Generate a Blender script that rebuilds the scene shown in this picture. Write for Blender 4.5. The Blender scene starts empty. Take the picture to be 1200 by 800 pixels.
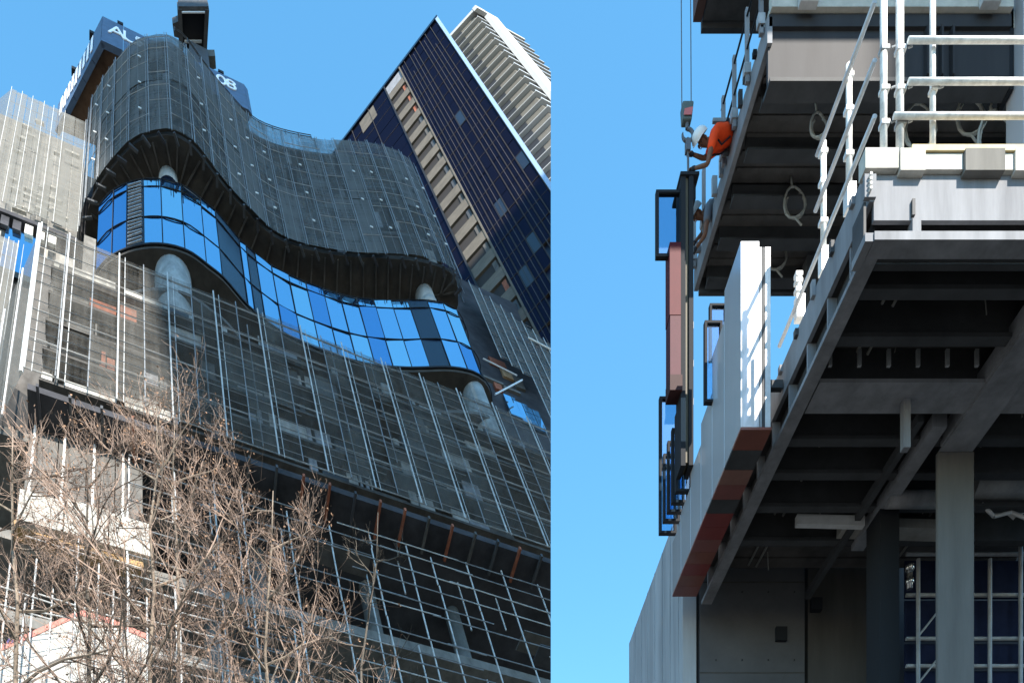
import bpy, bmesh, math, random
import numpy as np
from mathutils import Vector, Matrix
R = random.Random(7)
SC = bpy.context.scene
COL = SC.collection
# ------------------------------------------------------------------ camera, sky, sun, exposure
F, CX, CY = 1000.0, 500.0, 1400.0            # a level camera with a shift lens
cd = bpy.data.cameras.new("camera"); cam = bpy.data.objects.new("camera", cd); COL.objects.link(cam)
cam.location = (0, 0, 0); cam.rotation_euler = (math.pi / 2, 0, 0)
cd.sensor_width = 36.0; cd.lens = 30.0; cd.shift_x = 100 / 1200; cd.shift_y = 1000 / 1200
cd.clip_start = 0.1; cd.clip_end = 6000
SC.camera = cam
SUN = Vector((0.339, -0.617, 0.71)).normalized()
HUE, SAT = 0.482, 1.25
wd = bpy.data.worlds.new("World"); SC.world = wd; wd.use_nodes = True
nt = wd.node_tree; nt.nodes.clear()
sky = nt.nodes.new("ShaderNodeTexSky"); sky.sky_type = 'NISHITA'; sky.sun_disc = False
sky.sun_elevation = math.asin(SUN.z); sky.sun_rotation = math.atan2(SUN.x, SUN.y)
sky.air_density = 1.0; sky.dust_density = 0.2; sky.ozone_density = 1.0; sky.altitude = 0
bg = nt.nodes.new("ShaderNodeBackground"); bg.inputs[1].default_value = 0.15
wo = nt.nodes.new("ShaderNodeOutputWorld")
hs = nt.nodes.new("ShaderNodeHueSaturation"); hs.inputs["Hue"].default_value = HUE; hs.inputs["Saturation"].default_value = SAT
nt.links.new(sky.outputs[0], hs.inputs["Color"]); nt.links.new(hs.outputs[0], bg.inputs[0]); nt.links.new(bg.outputs[0], wo.inputs[0])
sl = bpy.data.lights.new("sun", 'SUN'); sl.energy = 4.6; sl.angle = math.radians(0.5); sl.color = (1, 0.93, 0.83)
so = bpy.data.objects.new("sun", sl); COL.objects.link(so); so.rotation_euler = SUN.to_track_quat('Z', 'Y').to_euler()
SC.view_settings.view_transform = 'Standard'; SC.view_settings.look = 'None'
SC.view_settings.gamma = 1; SC.view_settings.exposure = 1.5
SC.cycles.transparent_max_bounces = 24

# ------------------------------------------------------------------ helpers
def V3(*a): return np.array(a, float)
def unit(v): v = np.asarray(v, float); return v / np.linalg.norm(v)
def ray(px, py): return V3((px - CX) / F, 1, (CY - py) / F)
def at(px, py, y): return ray(px, py) * y
def proj(p): return CX + F * p[0] / p[1], CY - F * p[2] / p[1]
MATS = {}
def mat(name, col, rough=0.7, metal=0.0, noise=0.0, scale=3.0, alpha=1.0, spec=0.12, streak=False, bump=0.0, c2=None):
    if name in MATS: return MATS[name]
    m = bpy.data.materials.new(name); m.use_nodes = True; t = m.node_tree; n = t.nodes; b = n["Principled BSDF"]
    b.inputs["Roughness"].default_value = rough; b.inputs["Metallic"].default_value = metal
    b.inputs["Specular IOR Level"].default_value = spec
    b.inputs["Base Color"].default_value = (*col, 1)
    if noise > 0 or c2:
        tc = n.new("ShaderNodeTexCoord"); mp = n.new("ShaderNodeMapping"); nz = n.new("ShaderNodeTexNoise")
        oi = n.new("ShaderNodeObjectInfo")
        if streak: mp.inputs["Scale"].default_value = (1, 1, 0.12)
        ad = n.new("ShaderNodeVectorMath"); ad.operation = 'ADD'
        t.links.new(tc.outputs["Object"], mp.inputs[0]); t.links.new(mp.outputs[0], ad.inputs[0])
        t.links.new(oi.outputs["Location"], ad.inputs[1]); t.links.new(ad.outputs[0], nz.inputs[0])
        nz.inputs["Scale"].default_value = scale; nz.inputs["Detail"].default_value = 7; nz.inputs["Roughness"].default_value = 0.65
        cr = n.new("ShaderNodeValToRGB"); e = cr.color_ramp.elements
        lo = c2 if c2 else tuple(c * (1 - noise) for c in col); hi = col if c2 else tuple(min(1, c * (1 + noise)) for c in col)
        e[0].position = 0.3; e[0].color = (*lo, 1); e[1].position = 0.7; e[1].color = (*hi, 1)
        t.links.new(nz.outputs[0], cr.inputs[0]); t.links.new(cr.outputs[0], b.inputs["Base Color"])
        if bump:
            bp = n.new("ShaderNodeBump"); bp.inputs["Strength"].default_value = bump; bp.inputs["Distance"].default_value = 0.02
            t.links.new(nz.outputs[0], bp.inputs["Height"]); t.links.new(bp.outputs[0], b.inputs["Normal"])
    if name == "white_panel": b.inputs["Coat Weight"].default_value = 1.0; b.inputs["Coat Roughness"].default_value = 0.06; b.inputs["Coat IOR"].default_value = 1.7
    MATS[name] = m
    return m
def net_mat(name, col, cover, var=0.25, fine=1.0):
    """perforated screen: a share of the sheet is holes too small to see singly; threads and creases run along and across"""
    m = bpy.data.materials.new(name); m.use_nodes = True; t = m.node_tree; n = t.nodes; n.clear(); L = t.links.new
    o = n.new("ShaderNodeOutputMaterial"); mx = n.new("ShaderNodeMixShader"); tr = n.new("ShaderNodeBsdfTransparent")
    df = n.new("ShaderNodeBsdfDiffuse"); tl = n.new("ShaderNodeBsdfTranslucent"); m2 = n.new("ShaderNodeMixShader"); m2.inputs[0].default_value = 0.2
    uv = n.new("ShaderNodeUVMap"); uv.uv_map = "weave"; acc = None
    for sc, w in (((3.2 * fine, 0.12, 1), 0.42), ((0.16, 3.4 * fine, 1), 0.34), ((0.5, 0.4, 1), 0.3), ((9 * fine, 7 * fine, 1), 0.3)):
        mp = n.new("ShaderNodeMapping"); mp.inputs["Scale"].default_value = sc; nz = n.new("ShaderNodeTexNoise"); nz.inputs["Detail"].default_value = 4
        nz.inputs["Scale"].default_value = 1.0; L(uv.outputs[0], mp.inputs[0]); L(mp.outputs[0], nz.inputs[0])
        mu = n.new("ShaderNodeMath"); mu.operation = 'MULTIPLY_ADD'; mu.inputs[1].default_value = w * 2.2; L(nz.outputs[0], mu.inputs[0])
        if acc is None: mu.inputs[2].default_value = -1.55
        else: L(acc.outputs[0], mu.inputs[2])
        acc = mu
    oi = n.new("ShaderNodeObjectInfo"); rn = n.new("ShaderNodeMath"); rn.operation = 'MULTIPLY_ADD'; rn.inputs[1].default_value = 0.6; L(oi.outputs["Random"], rn.inputs[0]); L(acc.outputs[0], rn.inputs[2])
    fa = n.new("ShaderNodeMath"); fa.operation = 'MULTIPLY_ADD'; fa.inputs[1].default_value = var; fa.inputs[2].default_value = cover - var * 0.25; fa.use_clamp = True
    L(rn.outputs[0], fa.inputs[0]); L(fa.outputs[0], mx.inputs[0])
    df.inputs[0].default_value = (*col, 1); tl.inputs[0].default_value = (*col, 1)
    L(df.outputs[0], m2.inputs[1]); L(tl.outputs[0], m2.inputs[2]); L(tr.outputs[0], mx.inputs[1]); L(m2.outputs[0], mx.inputs[2]); L(mx.outputs[0], o.inputs[0])
    MATS[name] = m
    return m
def glass_mat(name, tint, body, refl):
    m = bpy.data.materials.new(name); m.use_nodes = True; t = m.node_tree; n = t.nodes; n.clear()
    o = n.new("ShaderNodeOutputMaterial"); mx = n.new("ShaderNodeMixShader"); df = n.new("ShaderNodeBsdfDiffuse"); gl = n.new("ShaderNodeBsdfGlossy")
    df.inputs[0].default_value = (*body, 1); gl.inputs[0].default_value = (*tint, 1); gl.inputs[1].default_value = 0.02
    lw = n.new("ShaderNodeLayerWeight"); lw.inputs[0].default_value = 0.3
    mr = n.new("ShaderNodeMapRange"); mr.inputs[3].default_value = refl; mr.inputs[4].default_value = 1.0
    L = t.links.new
    L(lw.outputs["Fresnel"], mr.inputs[0]); L(mr.outputs[0], mx.inputs[0]); L(df.outputs[0], mx.inputs[1]); L(gl.outputs[0], mx.inputs[2]); L(mx.outputs[0], o.inputs[0])
    MATS[name] = m
    return m

class MB:
    def __init__(s): s.v = []; s.f = []; s.smooth = False
    def add(s, vs, fs):
        k = len(s.v); s.v += [tuple(map(float, p)) for p in vs]; s.f += [tuple(i + k for i in f) for f in fs]; return s
    def hexa(s, p):   # bottom 4 then top 4
        return s.add(p, [(3, 2, 1, 0), (4, 5, 6, 7), (0, 1, 5, 4), (1, 2, 6, 5), (2, 3, 7, 6), (3, 0, 4, 7)])
    def box(s, x0, x1, y0, y1, z0, z1, fn=V3):
        return s.hexa([fn(x0, y0, z0), fn(x1, y0, z0), fn(x1, y1, z0), fn(x0, y1, z0), fn(x0, y0, z1), fn(x1, y0, z1), fn(x1, y1, z1), fn(x0, y1, z1)])
    def tube(s, p, q, r, n=6, r2=None, caps=True):
        p = np.asarray(p, float); q = np.asarray(q, float); d = unit(q - p); r2 = r if r2 is None else r2
        a = unit(np.cross(d, (0, 0, 1) if abs(d[2]) < 0.9 else (1, 0, 0))); b = np.cross(d, a)
        vs = []
        for c, rr in ((p, r), (q, r2)):
            for i in range(n):
                t = 2 * math.pi * i / n; vs.append(c + rr * (a * math.cos(t) + b * math.sin(t)))
        fs = [(i, (i + 1) % n, n + (i + 1) % n, n + i) for i in range(n)]
        if caps: fs += [tuple(range(n))[::-1], tuple(range(n, 2 * n))]
        return s.add(vs, fs)
    def path(s, pts, r, n=6):
        for i in range(len(pts) - 1): s.tube(pts[i], pts[i + 1], r if not hasattr(r, '__len__') else r[i], n, r if not hasattr(r, '__len__') else r[i + 1], caps=i in (0, len(pts) - 2))
        return s
    def bar(s, p, q, w, h, up=(0, 0, 1)):
        p = np.asarray(p, float); q = np.asarray(q, float); d = unit(q - p); sx = np.cross(d, up)
        sx = unit(sx) if np.linalg.norm(sx) > 1e-6 else V3(1, 0, 0)
        uz = np.cross(sx, d); sx = sx * w / 2; uz = uz * h / 2
        return s.hexa([p - sx - uz, p + sx - uz, q + sx - uz, q - sx - uz, p - sx + uz, p + sx + uz, q + sx + uz, q - sx + uz])
    def prism(s, poly, b0, b1, fn):
        n = len(poly); vs = [fn(a, b0, c) for a, c in poly] + [fn(a, b1, c) for a, c in poly]
        return s.add(vs, [tuple(range(n))[::-1], tuple(range(n, 2 * n))] + [(i, (i + 1) % n, n + (i + 1) % n, n + i) for i in range(n)])
    def build(s, name, m, parent=None, clip=False, kind=None, label=None, cat=None, group=None, bevel=0):
        if not s.v: return None
        off = np.array(parent["_org"]) if parent is not None else np.mean(np.array(s.v), axis=0)
        me = bpy.data.meshes.new(name); bm = bmesh.new()
        vs = [bm.verts.new(np.array(v) - off) for v in s.v]
        for f in s.f:
            try: bm.faces.new([vs[i] for i in f])
            except ValueError: pass
        if clip:
            nrm = Vector((1, -CUTX, 0)).normalized()
            g = bm.verts[:] + bm.edges[:] + bm.faces[:]
            r = bmesh.ops.bisect_plane(bm, geom=g, plane_co=Vector(-off), plane_no=nrm, clear_outer=True)
            ed = [e for e in r["geom_cut"] if isinstance(e, bmesh.types.BMEdge)]
            if ed: bmesh.ops.holes_fill(bm, edges=ed)
            if not bm.faces: bm.free(); return None
        bmesh.ops.recalc_face_normals(bm, faces=bm.faces)
        bm.to_mesh(me); bm.free()
        if s.smooth: me.polygons.foreach_set("use_smooth", [len(p.vertices) <= 4 for p in me.polygons])
        if m.name.endswith("netting"):
            ul = me.uv_layers.new(name="weave")
            for lp_ in me.loops:
                w = np.array(me.vertices[lp_.vertex_index].co) + off - O; ul.data[lp_.index].uv = (w @ H - .6 * (w @ N), w @ U)
        me.materials.append(m)
        o = bpy.data.objects.new(name, me); COL.objects.link(o)
        if parent is not None: o.parent = parent; o["_org"] = parent["_org"]
        else: o.location = off; o["_org"] = list(map(float, off))
        if kind: o["kind"] = kind
        tag(o, label, cat, group)
        if bevel:
            bv = o.modifiers.new("bevel", 'BEVEL'); bv.width = bevel; bv.segments = 2; bv.limit_method = 'ANGLE'
        return o
def tag(o, label=None, cat=None, group=None):
    if label: o["label"] = label
    if cat: o["category"] = cat
    if group: o["group"] = group
    return o
def thing(name, loc, label, cat, group=None):
    o = bpy.data.objects.new(name, None); COL.objects.link(o); o.location = loc; o["_org"] = list(map(float, loc)); o.empty_display_size = 0.2
    return tag(o, label, cat, group)
CUTX = (645.5 - CX) / F

# ------------------------------------------------------------------ materials
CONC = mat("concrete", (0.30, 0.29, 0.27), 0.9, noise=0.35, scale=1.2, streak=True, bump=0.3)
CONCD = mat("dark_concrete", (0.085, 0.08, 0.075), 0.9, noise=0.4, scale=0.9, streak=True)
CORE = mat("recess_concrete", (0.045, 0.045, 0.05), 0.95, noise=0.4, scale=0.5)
GALV = mat("galvanised_steel", (0.62, 0.62, 0.62), 0.5, 0.25, noise=0.15, scale=4)
GALVD = mat("weathered_tube", (0.34, 0.35, 0.36), 0.55, 0.2, noise=0.25, scale=3)
TUBE2 = mat("screen_pole", (0.42, 0.42, 0.41), 0.5, 0.1, noise=0.3, scale=1.5)
TUBE = mat("screen_tube", (0.2, 0.21, 0.22), 0.55, 0.1, noise=0.3, scale=1.5)
WHITE = mat("white_tube", (0.66, 0.65, 0.62), 0.55, noise=0.3, scale=7)
STEELU = mat("shade_dark_steel", (0.04, 0.04, 0.044), 0.6, noise=0.18, scale=2.5, streak=True)  # shade on the upper front beam, put into a darker steel colour
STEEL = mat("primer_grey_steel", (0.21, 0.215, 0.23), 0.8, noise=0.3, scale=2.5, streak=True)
STEELD = mat("dark_steel", (0.06, 0.062, 0.066), 0.6, noise=0.25, scale=2)
DECK = mat("metal_deck", (0.085, 0.08, 0.078), 0.6, noise=0.4, scale=1.5)
SLABW = mat("pale_concrete_edge", (0.5, 0.48, 0.43), 0.9, noise=0.16, scale=5, bump=0.3)
PLY = mat("plywood", (0.36, 0.24, 0.14), 0.85, noise=0.35, scale=2, streak=True)
RUST = mat("rust_red_board", (0.24, 0.085, 0.05), 0.85, noise=0.4, scale=1.5, streak=True)
NAVYG = mat("navy_spandrel", (0.006, 0.009, 0.02), 0.25, spec=0.12)
FRAMEB = mat("black_frame", (0.02, 0.022, 0.026), 0.75)
NET = net_mat("screen_netting", (0.125, 0.132, 0.132), 0.76, 0.85)
NETW = net_mat("pale_netting", (0.17, 0.168, 0.155), 0.68, 0.42)
NETL = net_mat("open_netting", (0.125, 0.12, 0.11), 0.36, 0.62)
BLUEG2 = glass_mat("deep_reflection_glass", (0.28, 0.55, 0.85), (0.008, 0.03, 0.1), 0.75)  # deeper tint puts a darker reflection into some ribbon panes
BLUEG3 = glass_mat("pale_reflection_glass", (0.62, 0.9, 1.0), (0.01, 0.04, 0.12), 0.85)  # paler tint puts a brighter reflection into some ribbon panes
BLUEG = glass_mat("blue_mirror_glass", (0.5, 0.8, 1.0), (0.01, 0.04, 0.12), 0.8)
NAVGL = glass_mat("shaded_navy_glass", (0.07, 0.07, 0.12), (0.005, 0.005, 0.009), 0.08)  # navy glass, made darker in colour to stand for its shaded face

GREYS = mat("grey_shutter_board", (0.1, 0.095, 0.088), 0.9, noise=0.25, scale=1.5, streak=True)
CONCM = mat("mid_grey_concrete", (0.14, 0.135, 0.125), 0.9, noise=0.35, scale=1.2, streak=True, bump=0.3)
# ------------------------------------------------------------------ ground and an added, unseen tower that shades the left site
g = MB().add([V3(-3000, -3000, -1.7), V3(3000, -3000, -1.7), V3(3000, 3000, -1.7), V3(-3000, 3000, -1.7)], [(0, 1, 2, 3)])
g.build("ground", mat("street_paving", (0.07, 0.068, 0.063), 0.95, noise=0.3, scale=0.6), kind="structure")
tw = thing("added_shade_tower", (66, -38, -1.7), "tall plain tower added out of view behind the viewer to shade the left site", "building")
MB().box(33.0, 104, -33, -30, -1.7, 330).build("wall", CONCD, tw)

# ------------------------------------------------------------------ left site: its own upright frame (a along the front, b up, c out)
U = unit(V3(157 - CX, F, CY + 600)); H = V3(3051 - CX, F, CY - 1462); H = unit(H - U * (H @ U)); N = np.cross(H, U)
O = ray(49.5, 263) * 76
def W(a, b, c): return O + a * H + b * U + c * N
def onc(px, py, c):
    r = ray(px, py); t = ((O @ N) + c) / (r @ N); p = r * t - O; return p @ H, p @ U
def onb(px, py, b):
    r = ray(px, py); t = ((O @ U) + b) / (r @ U); p = r * t - O; return p @ H, p @ N
def catmull(pts, k=8):
    P = [np.array(p, float) for p in pts]; P = [2 * P[0] - P[1]] + P + [2 * P[-1] - P[-2]]; out = []
    for i in range(1, len(P) - 2):
        for j in range(k):
            t = j / k
            out.append(0.5 * (2 * P[i] + (P[i + 1] - P[i - 1]) * t + (2 * P[i - 1] - 5 * P[i] + 4 * P[i + 1] - P[i + 2]) * t * t + (3 * P[i] - P[i - 1] - 3 * P[i + 1] + P[i + 2]) * t ** 3))
    out.append(P[-2]); return np.array(out)
class Curve2:
    def __init__(s, pts):
        s.p = catmull(pts); d = np.linalg.norm(np.diff(s.p, axis=0), axis=1); s.s = np.concatenate([[0], np.cumsum(d)]); s.L = s.s[-1]
    def __call__(s, t, off=0.0):
        t = min(max(t, 0), s.L); a = np.interp(t, s.s, s.p[:, 0]); c = np.interp(t, s.s, s.p[:, 1])
        e = 0.15; da = np.interp(min(t + e, s.L), s.s, s.p[:, 0]) - np.interp(max(t - e, 0), s.s, s.p[:, 0]); dc = np.interp(min(t + e, s.L), s.s, s.p[:, 1]) - np.interp(max(t - e, 0), s.s, s.p[:, 1])
        l = math.hypot(da, dc); return a - off * dc / l, c + off * da / l
    def at_px(s, px, b):
        best = min(np.linspace(0, s.L, 800), key=lambda t: abs(proj(W(s(t)[0], b, s(t)[1]))[0] - px)); return best

# --- curved building
cb = thing("curved_tower", W(20, -80, -6), "unfinished curved tower with a wavy ribbon of mirror blue glass between two screens", "building")
SCRC = Curve2([(2.75, -3.99), (3.15, -2.18), (4.73, .41), (6.65, 2.76), (7.79, 3.81), (9.03, 4.5), (11, 5.25), (13.16, 5.1), (15.57, 3.86), (18.34, 2.6), (22.59, 1.38), (28.98, 2.17), (36.24, 4.08), (40.4, 4.6), (42.31, 4.0), (43.3, 2.2)])
GLC = Curve2([(4.5, -.6), (5.59, .72), (7.48, 2.01), (9.78, 2.91), (12.15, 3.2), (14.23, 2.74), (15.51, 2.37), (18.24, 1.06), (22.36, .21), (28.78, .36), (33.32, 1.27), (37.8, 2.64), (40.7, 2.96), (42.4, 2.2), (43.2, .6)])
def slab(curve, off, b0, b1, back, name, m, amax=None, parent=cb):
    poly = [curve(t, off) for t in np.linspace(0, curve.L, 70)]
    poly = poly + [(poly[-1][0], back), (poly[0][0], back)]
    return MB().prism(poly, b0, b1, W).build(name, m, parent, clip=True)
SOF = mat("soffit_formwork", (0.055, 0.05, 0.045), 0.9, noise=0.35, scale=0.7)
slab(SCRC, -0.45, 18.0, 19.0, -16, "slab", SOF)
for b in (27, 36, 45): slab(SCRC, -0.9, b, b + 0.7, -16, "slab", CONCD)
slab(SCRC, -0.9, 52.4, 53.0, -16, "slab", CONCD)
slab(GLC, -0.25, 12.05, 12.9, -16, "slab", CONCD)
slab(GLC, -0.1, -4.6, -4.05, -16, "slab", SOF)
slab(GLC, -0.4, -12.5, -11.9, -16, "slab", CONCD)
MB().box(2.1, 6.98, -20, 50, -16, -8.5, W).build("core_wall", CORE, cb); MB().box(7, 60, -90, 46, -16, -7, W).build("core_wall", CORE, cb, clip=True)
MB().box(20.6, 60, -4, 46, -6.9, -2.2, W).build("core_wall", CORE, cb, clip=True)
# soffit boards on the slab above the glass
for t in np.linspace(1.2, SCRC.L - 1.0, 34):
    p, q = SCRC(t, -0.75), SCRC(t + .02, -4.2)
    MB().bar(W(p[0], 17.93, p[1]), W(q[0], 17.93, q[1]), 0.16, 0.14, U).build("soffit_joist", CONCD, cb, clip=True)
# columns
def column(px, py, b_hit, b0, b1, r, m=CONC, n=20, back=0.0, name="column"):
    a, c = onb(px, py, b_hit); mb = MB(); mb.smooth = n > 8; mb.tube(W(a, b0, c - back), W(a, b1, c - back), r, n); return mb.build(name, m, cb)
def ribbon_column(px, back, r):
    t = GLC.at_px(px, 12.5); a, c = GLC(t, -back); mb = MB(); mb.smooth = True; mb.tube(W(a, 12.9, c), W(a, 17.98, c), r, 20); mb.build("column", CONC, cb)
    mb = MB(); mb.smooth = True; mb.tube(W(a, 12.91, c), W(a, 15.0, c), r + .05, 20); mb.build("column_wrap", NAVYG if px < 300 else CONC, cb)
ribbon_column(197, 1.35, .95); ribbon_column(508, 1.4, 1.05)
a_, c_ = onb(205, 296, -4.6)
mb = MB(); mb.smooth = True; mb.tube(W(a_, -42, c_ - 1.75), W(a_, -4.62, c_ - 1.75), 1.6, 24); mb.build("column", CONC, cb)
a_, c_ = onb(560, 446, -4.6)
mb = MB(); mb.smooth = True; mb.tube(W(a_, -42, c_ - 1.2), W(a_, -4.62, c_ - 1.2), 1.15, 24); mb.build("column", CONC, cb, clip=True)
for px, py in ((300, 372), (400, 430)):
    a_, c_ = onb(px, py, -11); MB().box(a_ - 1, a_ + 1, -42, -12.6, c_ - 3.2, c_ - 1.3, W).build("column", CONC, cb)
# ribbon glazing
gw = MB()
rows = [-4.0, 2.4, 10.0, 12.0]
px_edges = [126, 133, 149, 168, 188, 212, 235, 252, 280, 288, 299, 318, 338, 358, 378, 398, 418, 438, 458, 478, 500, 519, 535, 545]
ts = [GLC.at_px(p, 12.0) for p in px_edges]; ts[0] = 0; ts.append(GLC.L - 0.9); ts.append(GLC.L)
DARK = {2, 7, 9, 19}
for i in range(len(ts) - 1):
    t0, t1 = ts[i], ts[i + 1]
    if t1 - t0 < 0.1: continue
    for j in range(3):
        p0, p1 = GLC(t0 + .05), GLC(t1 - .05); i0, i1 = GLC(t0 + .05, -.18), GLC(t1 - .05, -.18)
        b0, b1 = rows[j] + .06, rows[j + 1] - .06; jt = R.uniform(-.03, .03); ju = R.uniform(-.04, .04)
        mb = MB().hexa([W(i0[0], b0, i0[1]), W(p0[0], b0, p0[1] + jt), W(p1[0], b0, p1[1] - jt), W(i1[0], b0, i1[1]), W(i0[0], b1, i0[1]), W(p0[0], b1, p0[1] + jt + ju), W(p1[0], b1, p1[1] - jt + ju), W(i1[0], b1, i1[1])])
        mb.build("pane" if i not in DARK else "spandrel_panel", (BLUEG2 if i < 2 or i > 21 else R.choice((BLUEG, BLUEG, BLUEG3, BLUEG2) if i > 10 else (BLUEG, BLUEG, BLUEG3))) if i not in DARK else NAVYG, cb)
    if i == 2:
        for b in np.arange(-3.4, 11.8, .85):
            p0, p1 = GLC(t0 + .15, .06), GLC(t1 - .15, .12); MB().bar(W(p0[0], b, p0[1]), W(p1[0], b + R.uniform(-.1, .25), p1[1]), .12, .16, U).build("louvre_blade", GALVD, cb)
for t in ts[1:-1]:
    p = GLC(t, .03); mb = MB(); mb.bar(W(p[0], -4, p[1]), W(p[0], 12, p[1]), .045, .09, N); mb.build("mullion", FRAMEB, cb)
for b in rows:
    mb = MB(); pts = [GLC(t, .03) for t in np.linspace(0, GLC.L, 60)]
    for k in range(59): mb.bar(W(pts[k][0], b, pts[k][1]), W(pts[k + 1][0], b, pts[k + 1][1]), .09, .05 if b > -4 else .3, U)
    mb.build("transom", FRAMEB, cb)
# interior walling seen at the far left of the ribbon and at the right end
MB().box(3.2, 4.3, -5, 12, -8, -3, W).build("core_wall", CONCM, cb)
for k in range(3):
    a0, b0 = onc(588 + k * 14, 470 + k * 8, -2.5); MB().box(a0, a0 + 1.5, b0 - 4.6, b0 + .4, -2.1, -1.9, W).build("pane", BLUEG, cb, clip=True)

# --- generic curved/planar screen
def tube_path(curve, b, off, r, t0=0, t1=None, n=5):
    t1 = curve.L if t1 is None else t1; k = max(2, int((t1 - t0) / .9)); mb = MB()
    pts = [curve(t, off) for t in np.linspace(t0, t1, k)]
    for i in range(k - 1): mb.tube(W(pts[i][0], b, pts[i][1]), W(pts[i + 1][0], b, pts[i + 1][1]), r, n)
    return mb
def strip(curve, t0, t1, b0, b1, off, seg=4):
    mb = MB(); o = [curve(t, off) for t in np.linspace(t0, t1, seg + 1)]; i_ = [curve(t, off - .05) for t in np.linspace(t0, t1, seg + 1)]
    for k in range(seg):
        mb.add([W(o[k][0], b0, o[k][1]), W(o[k + 1][0], b0, o[k + 1][1]), W(o[k + 1][0], b1, o[k + 1][1]), W(o[k][0], b1, o[k][1])], [(0, 1, 2, 3)])
    return mb
us = thing("curved_screen", W(20, 18, 2), "wavy perforated grey screen wrapped round the top of the curved tower", "screen")
nP = 22
for i in range(nP):
    t0, t1 = SCRC.L * i / nP + .01, SCRC.L * (i + 1) / nP - .01; am = SCRC((t0 + t1) / 2)[0]
    top = 50.4 if am < 14.2 else 54.2
    if am > 38: top = 54.2 - (am - 38) * .25
    for (b0, b1) in ((17.9, 33.6), (33.75, top)):
        strip(SCRC, t0, t1, b0 + R.uniform(-.12, .12), b1, R.uniform(-.03, .05)).build("mesh_panel", NET, us, clip=True)
    for tt, r in ((t0, .06), (t0 + (t1 - t0) * .5, .02), (t1 - .22, .035)):
        p = SCRC(tt, .14); MB().tube(W(p[0], 17.4 - R.random() * .5, p[1]), W(p[0], top + R.uniform(-.2, .15), p[1]), r * R.uniform(.8, 1.15), 5).build("pole", TUBE, us, clip=True)
    for b in (22.5, 27, 31.5, 36, 40.5, 45, 49.5):
        if R.random() < .8: tube_path(SCRC, b + R.uniform(-.25, .25), .1, R.uniform(.025, .045), t0, t1, 4).build("rail", GALVD, us, clip=True)
    if i % 3 == 1 or R.random() < .25:
        for b in (24.5, 33.0, 42.2):
            p = SCRC((t0 + t1) / 2 + .2, .2); s_ = .16; MB().box(p[0] - s_, p[0] + s_, b - s_, b + s_, p[1], p[1] + .06, W).build("tie_plate", WHITE, us, clip=True)
    if R.random() < .8:
        tt = R.uniform(t0, t1 - .7); p, q = SCRC(tt, -.65), SCRC(tt + R.uniform(.4, 1.0), -.65); b = R.choice((19, 28, 37, 46)); hgt = R.uniform(2, 6)
        MB().hexa([W(p[0], b, p[1]), W(q[0], b, q[1]), W(q[0], b, q[1] - .1), W(p[0], b, p[1] - .1), W(p[0], b + hgt, p[1]), W(q[0], b + hgt, q[1]), W(q[0], b + hgt, q[1] - .1), W(p[0], b + hgt, p[1] - .1)]).build("formwork_panel", R.choice((GALVD, CONC, STEEL)), us, clip=True)
for tt in (ts_ for ts_ in np.linspace(14, 32, 12)):
    p = SCRC(tt, -.1); MB().tube(W(p[0], 54, p[1]), W(p[0], 55.8, p[1]), .05, 5).build("handrail_post", STEELD, us)
for b in (55.0, 55.75): tube_path(SCRC, b, -.1, .05, 14, 32).build("handrail", STEELD, us)
# brackets that hang under the screen's lower edge
for t in np.linspace(.6, SCRC.L - 1.4, 30):
    p, q = SCRC(t, -.1), SCRC(t + .5, -.9); MB().bar(W(p[0], 17.5, p[1]), W(q[0], 17.45, q[1]), .22, .5, U).build("bracket", R.choice((STEELD, STEELD, CORE, CORE)), us, clip=True)

def flat_screen(root, c, a0, a1, bB, bT, poles, rails, net, rp=.1, panel_tiers=1, polem=GALV, thin=True, jit=.06):
    """poles: list of a positions; rails: list of b levels"""
    e = sorted(set([a0] + [p for p in poles if a0 < p < a1] + [a1]))
    e2 = sorted(e + [(e[i] + e[i + 1]) / 2 for i in range(len(e) - 1)])
    for i in range(len(e2) - 1):
        for k in range(panel_tiers):
            y0 = bB + (bT - bB) * k / panel_tiers; y1 = bB + (bT - bB) * (k + 1) / panel_tiers
            cc = c + R.uniform(-jit, jit)
            MB().add([W(e2[i] + .02, y0 + .03, cc), W(e2[i + 1] - .02, y0 + .03, cc + R.uniform(-.05, .05)), W(e2[i + 1] - .02, y1 - .03, cc), W(e2[i] + .02, y1 - .03, cc)], [(0, 1, 2, 3)]).build("mesh_panel", net, root, clip=True)
    for p in e:
        MB().tube(W(p, bB - .3, c + .14), W(p, bT + .08, c + .14), rp, 6).build("pole", polem, root, clip=True)
        if thin:
            for d in (.42,):
                MB().tube(W(p + d, bB - .2, c + .05), W(p + d, bT, c + .05), rp * .5, 5).build("pole", polem, root, clip=True)
    for b in rails:
        MB().tube(W(a0, b, c - .22), W(a1, b, c - .22), rp * .8, 5).build("rail", polem, root, clip=True)

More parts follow.
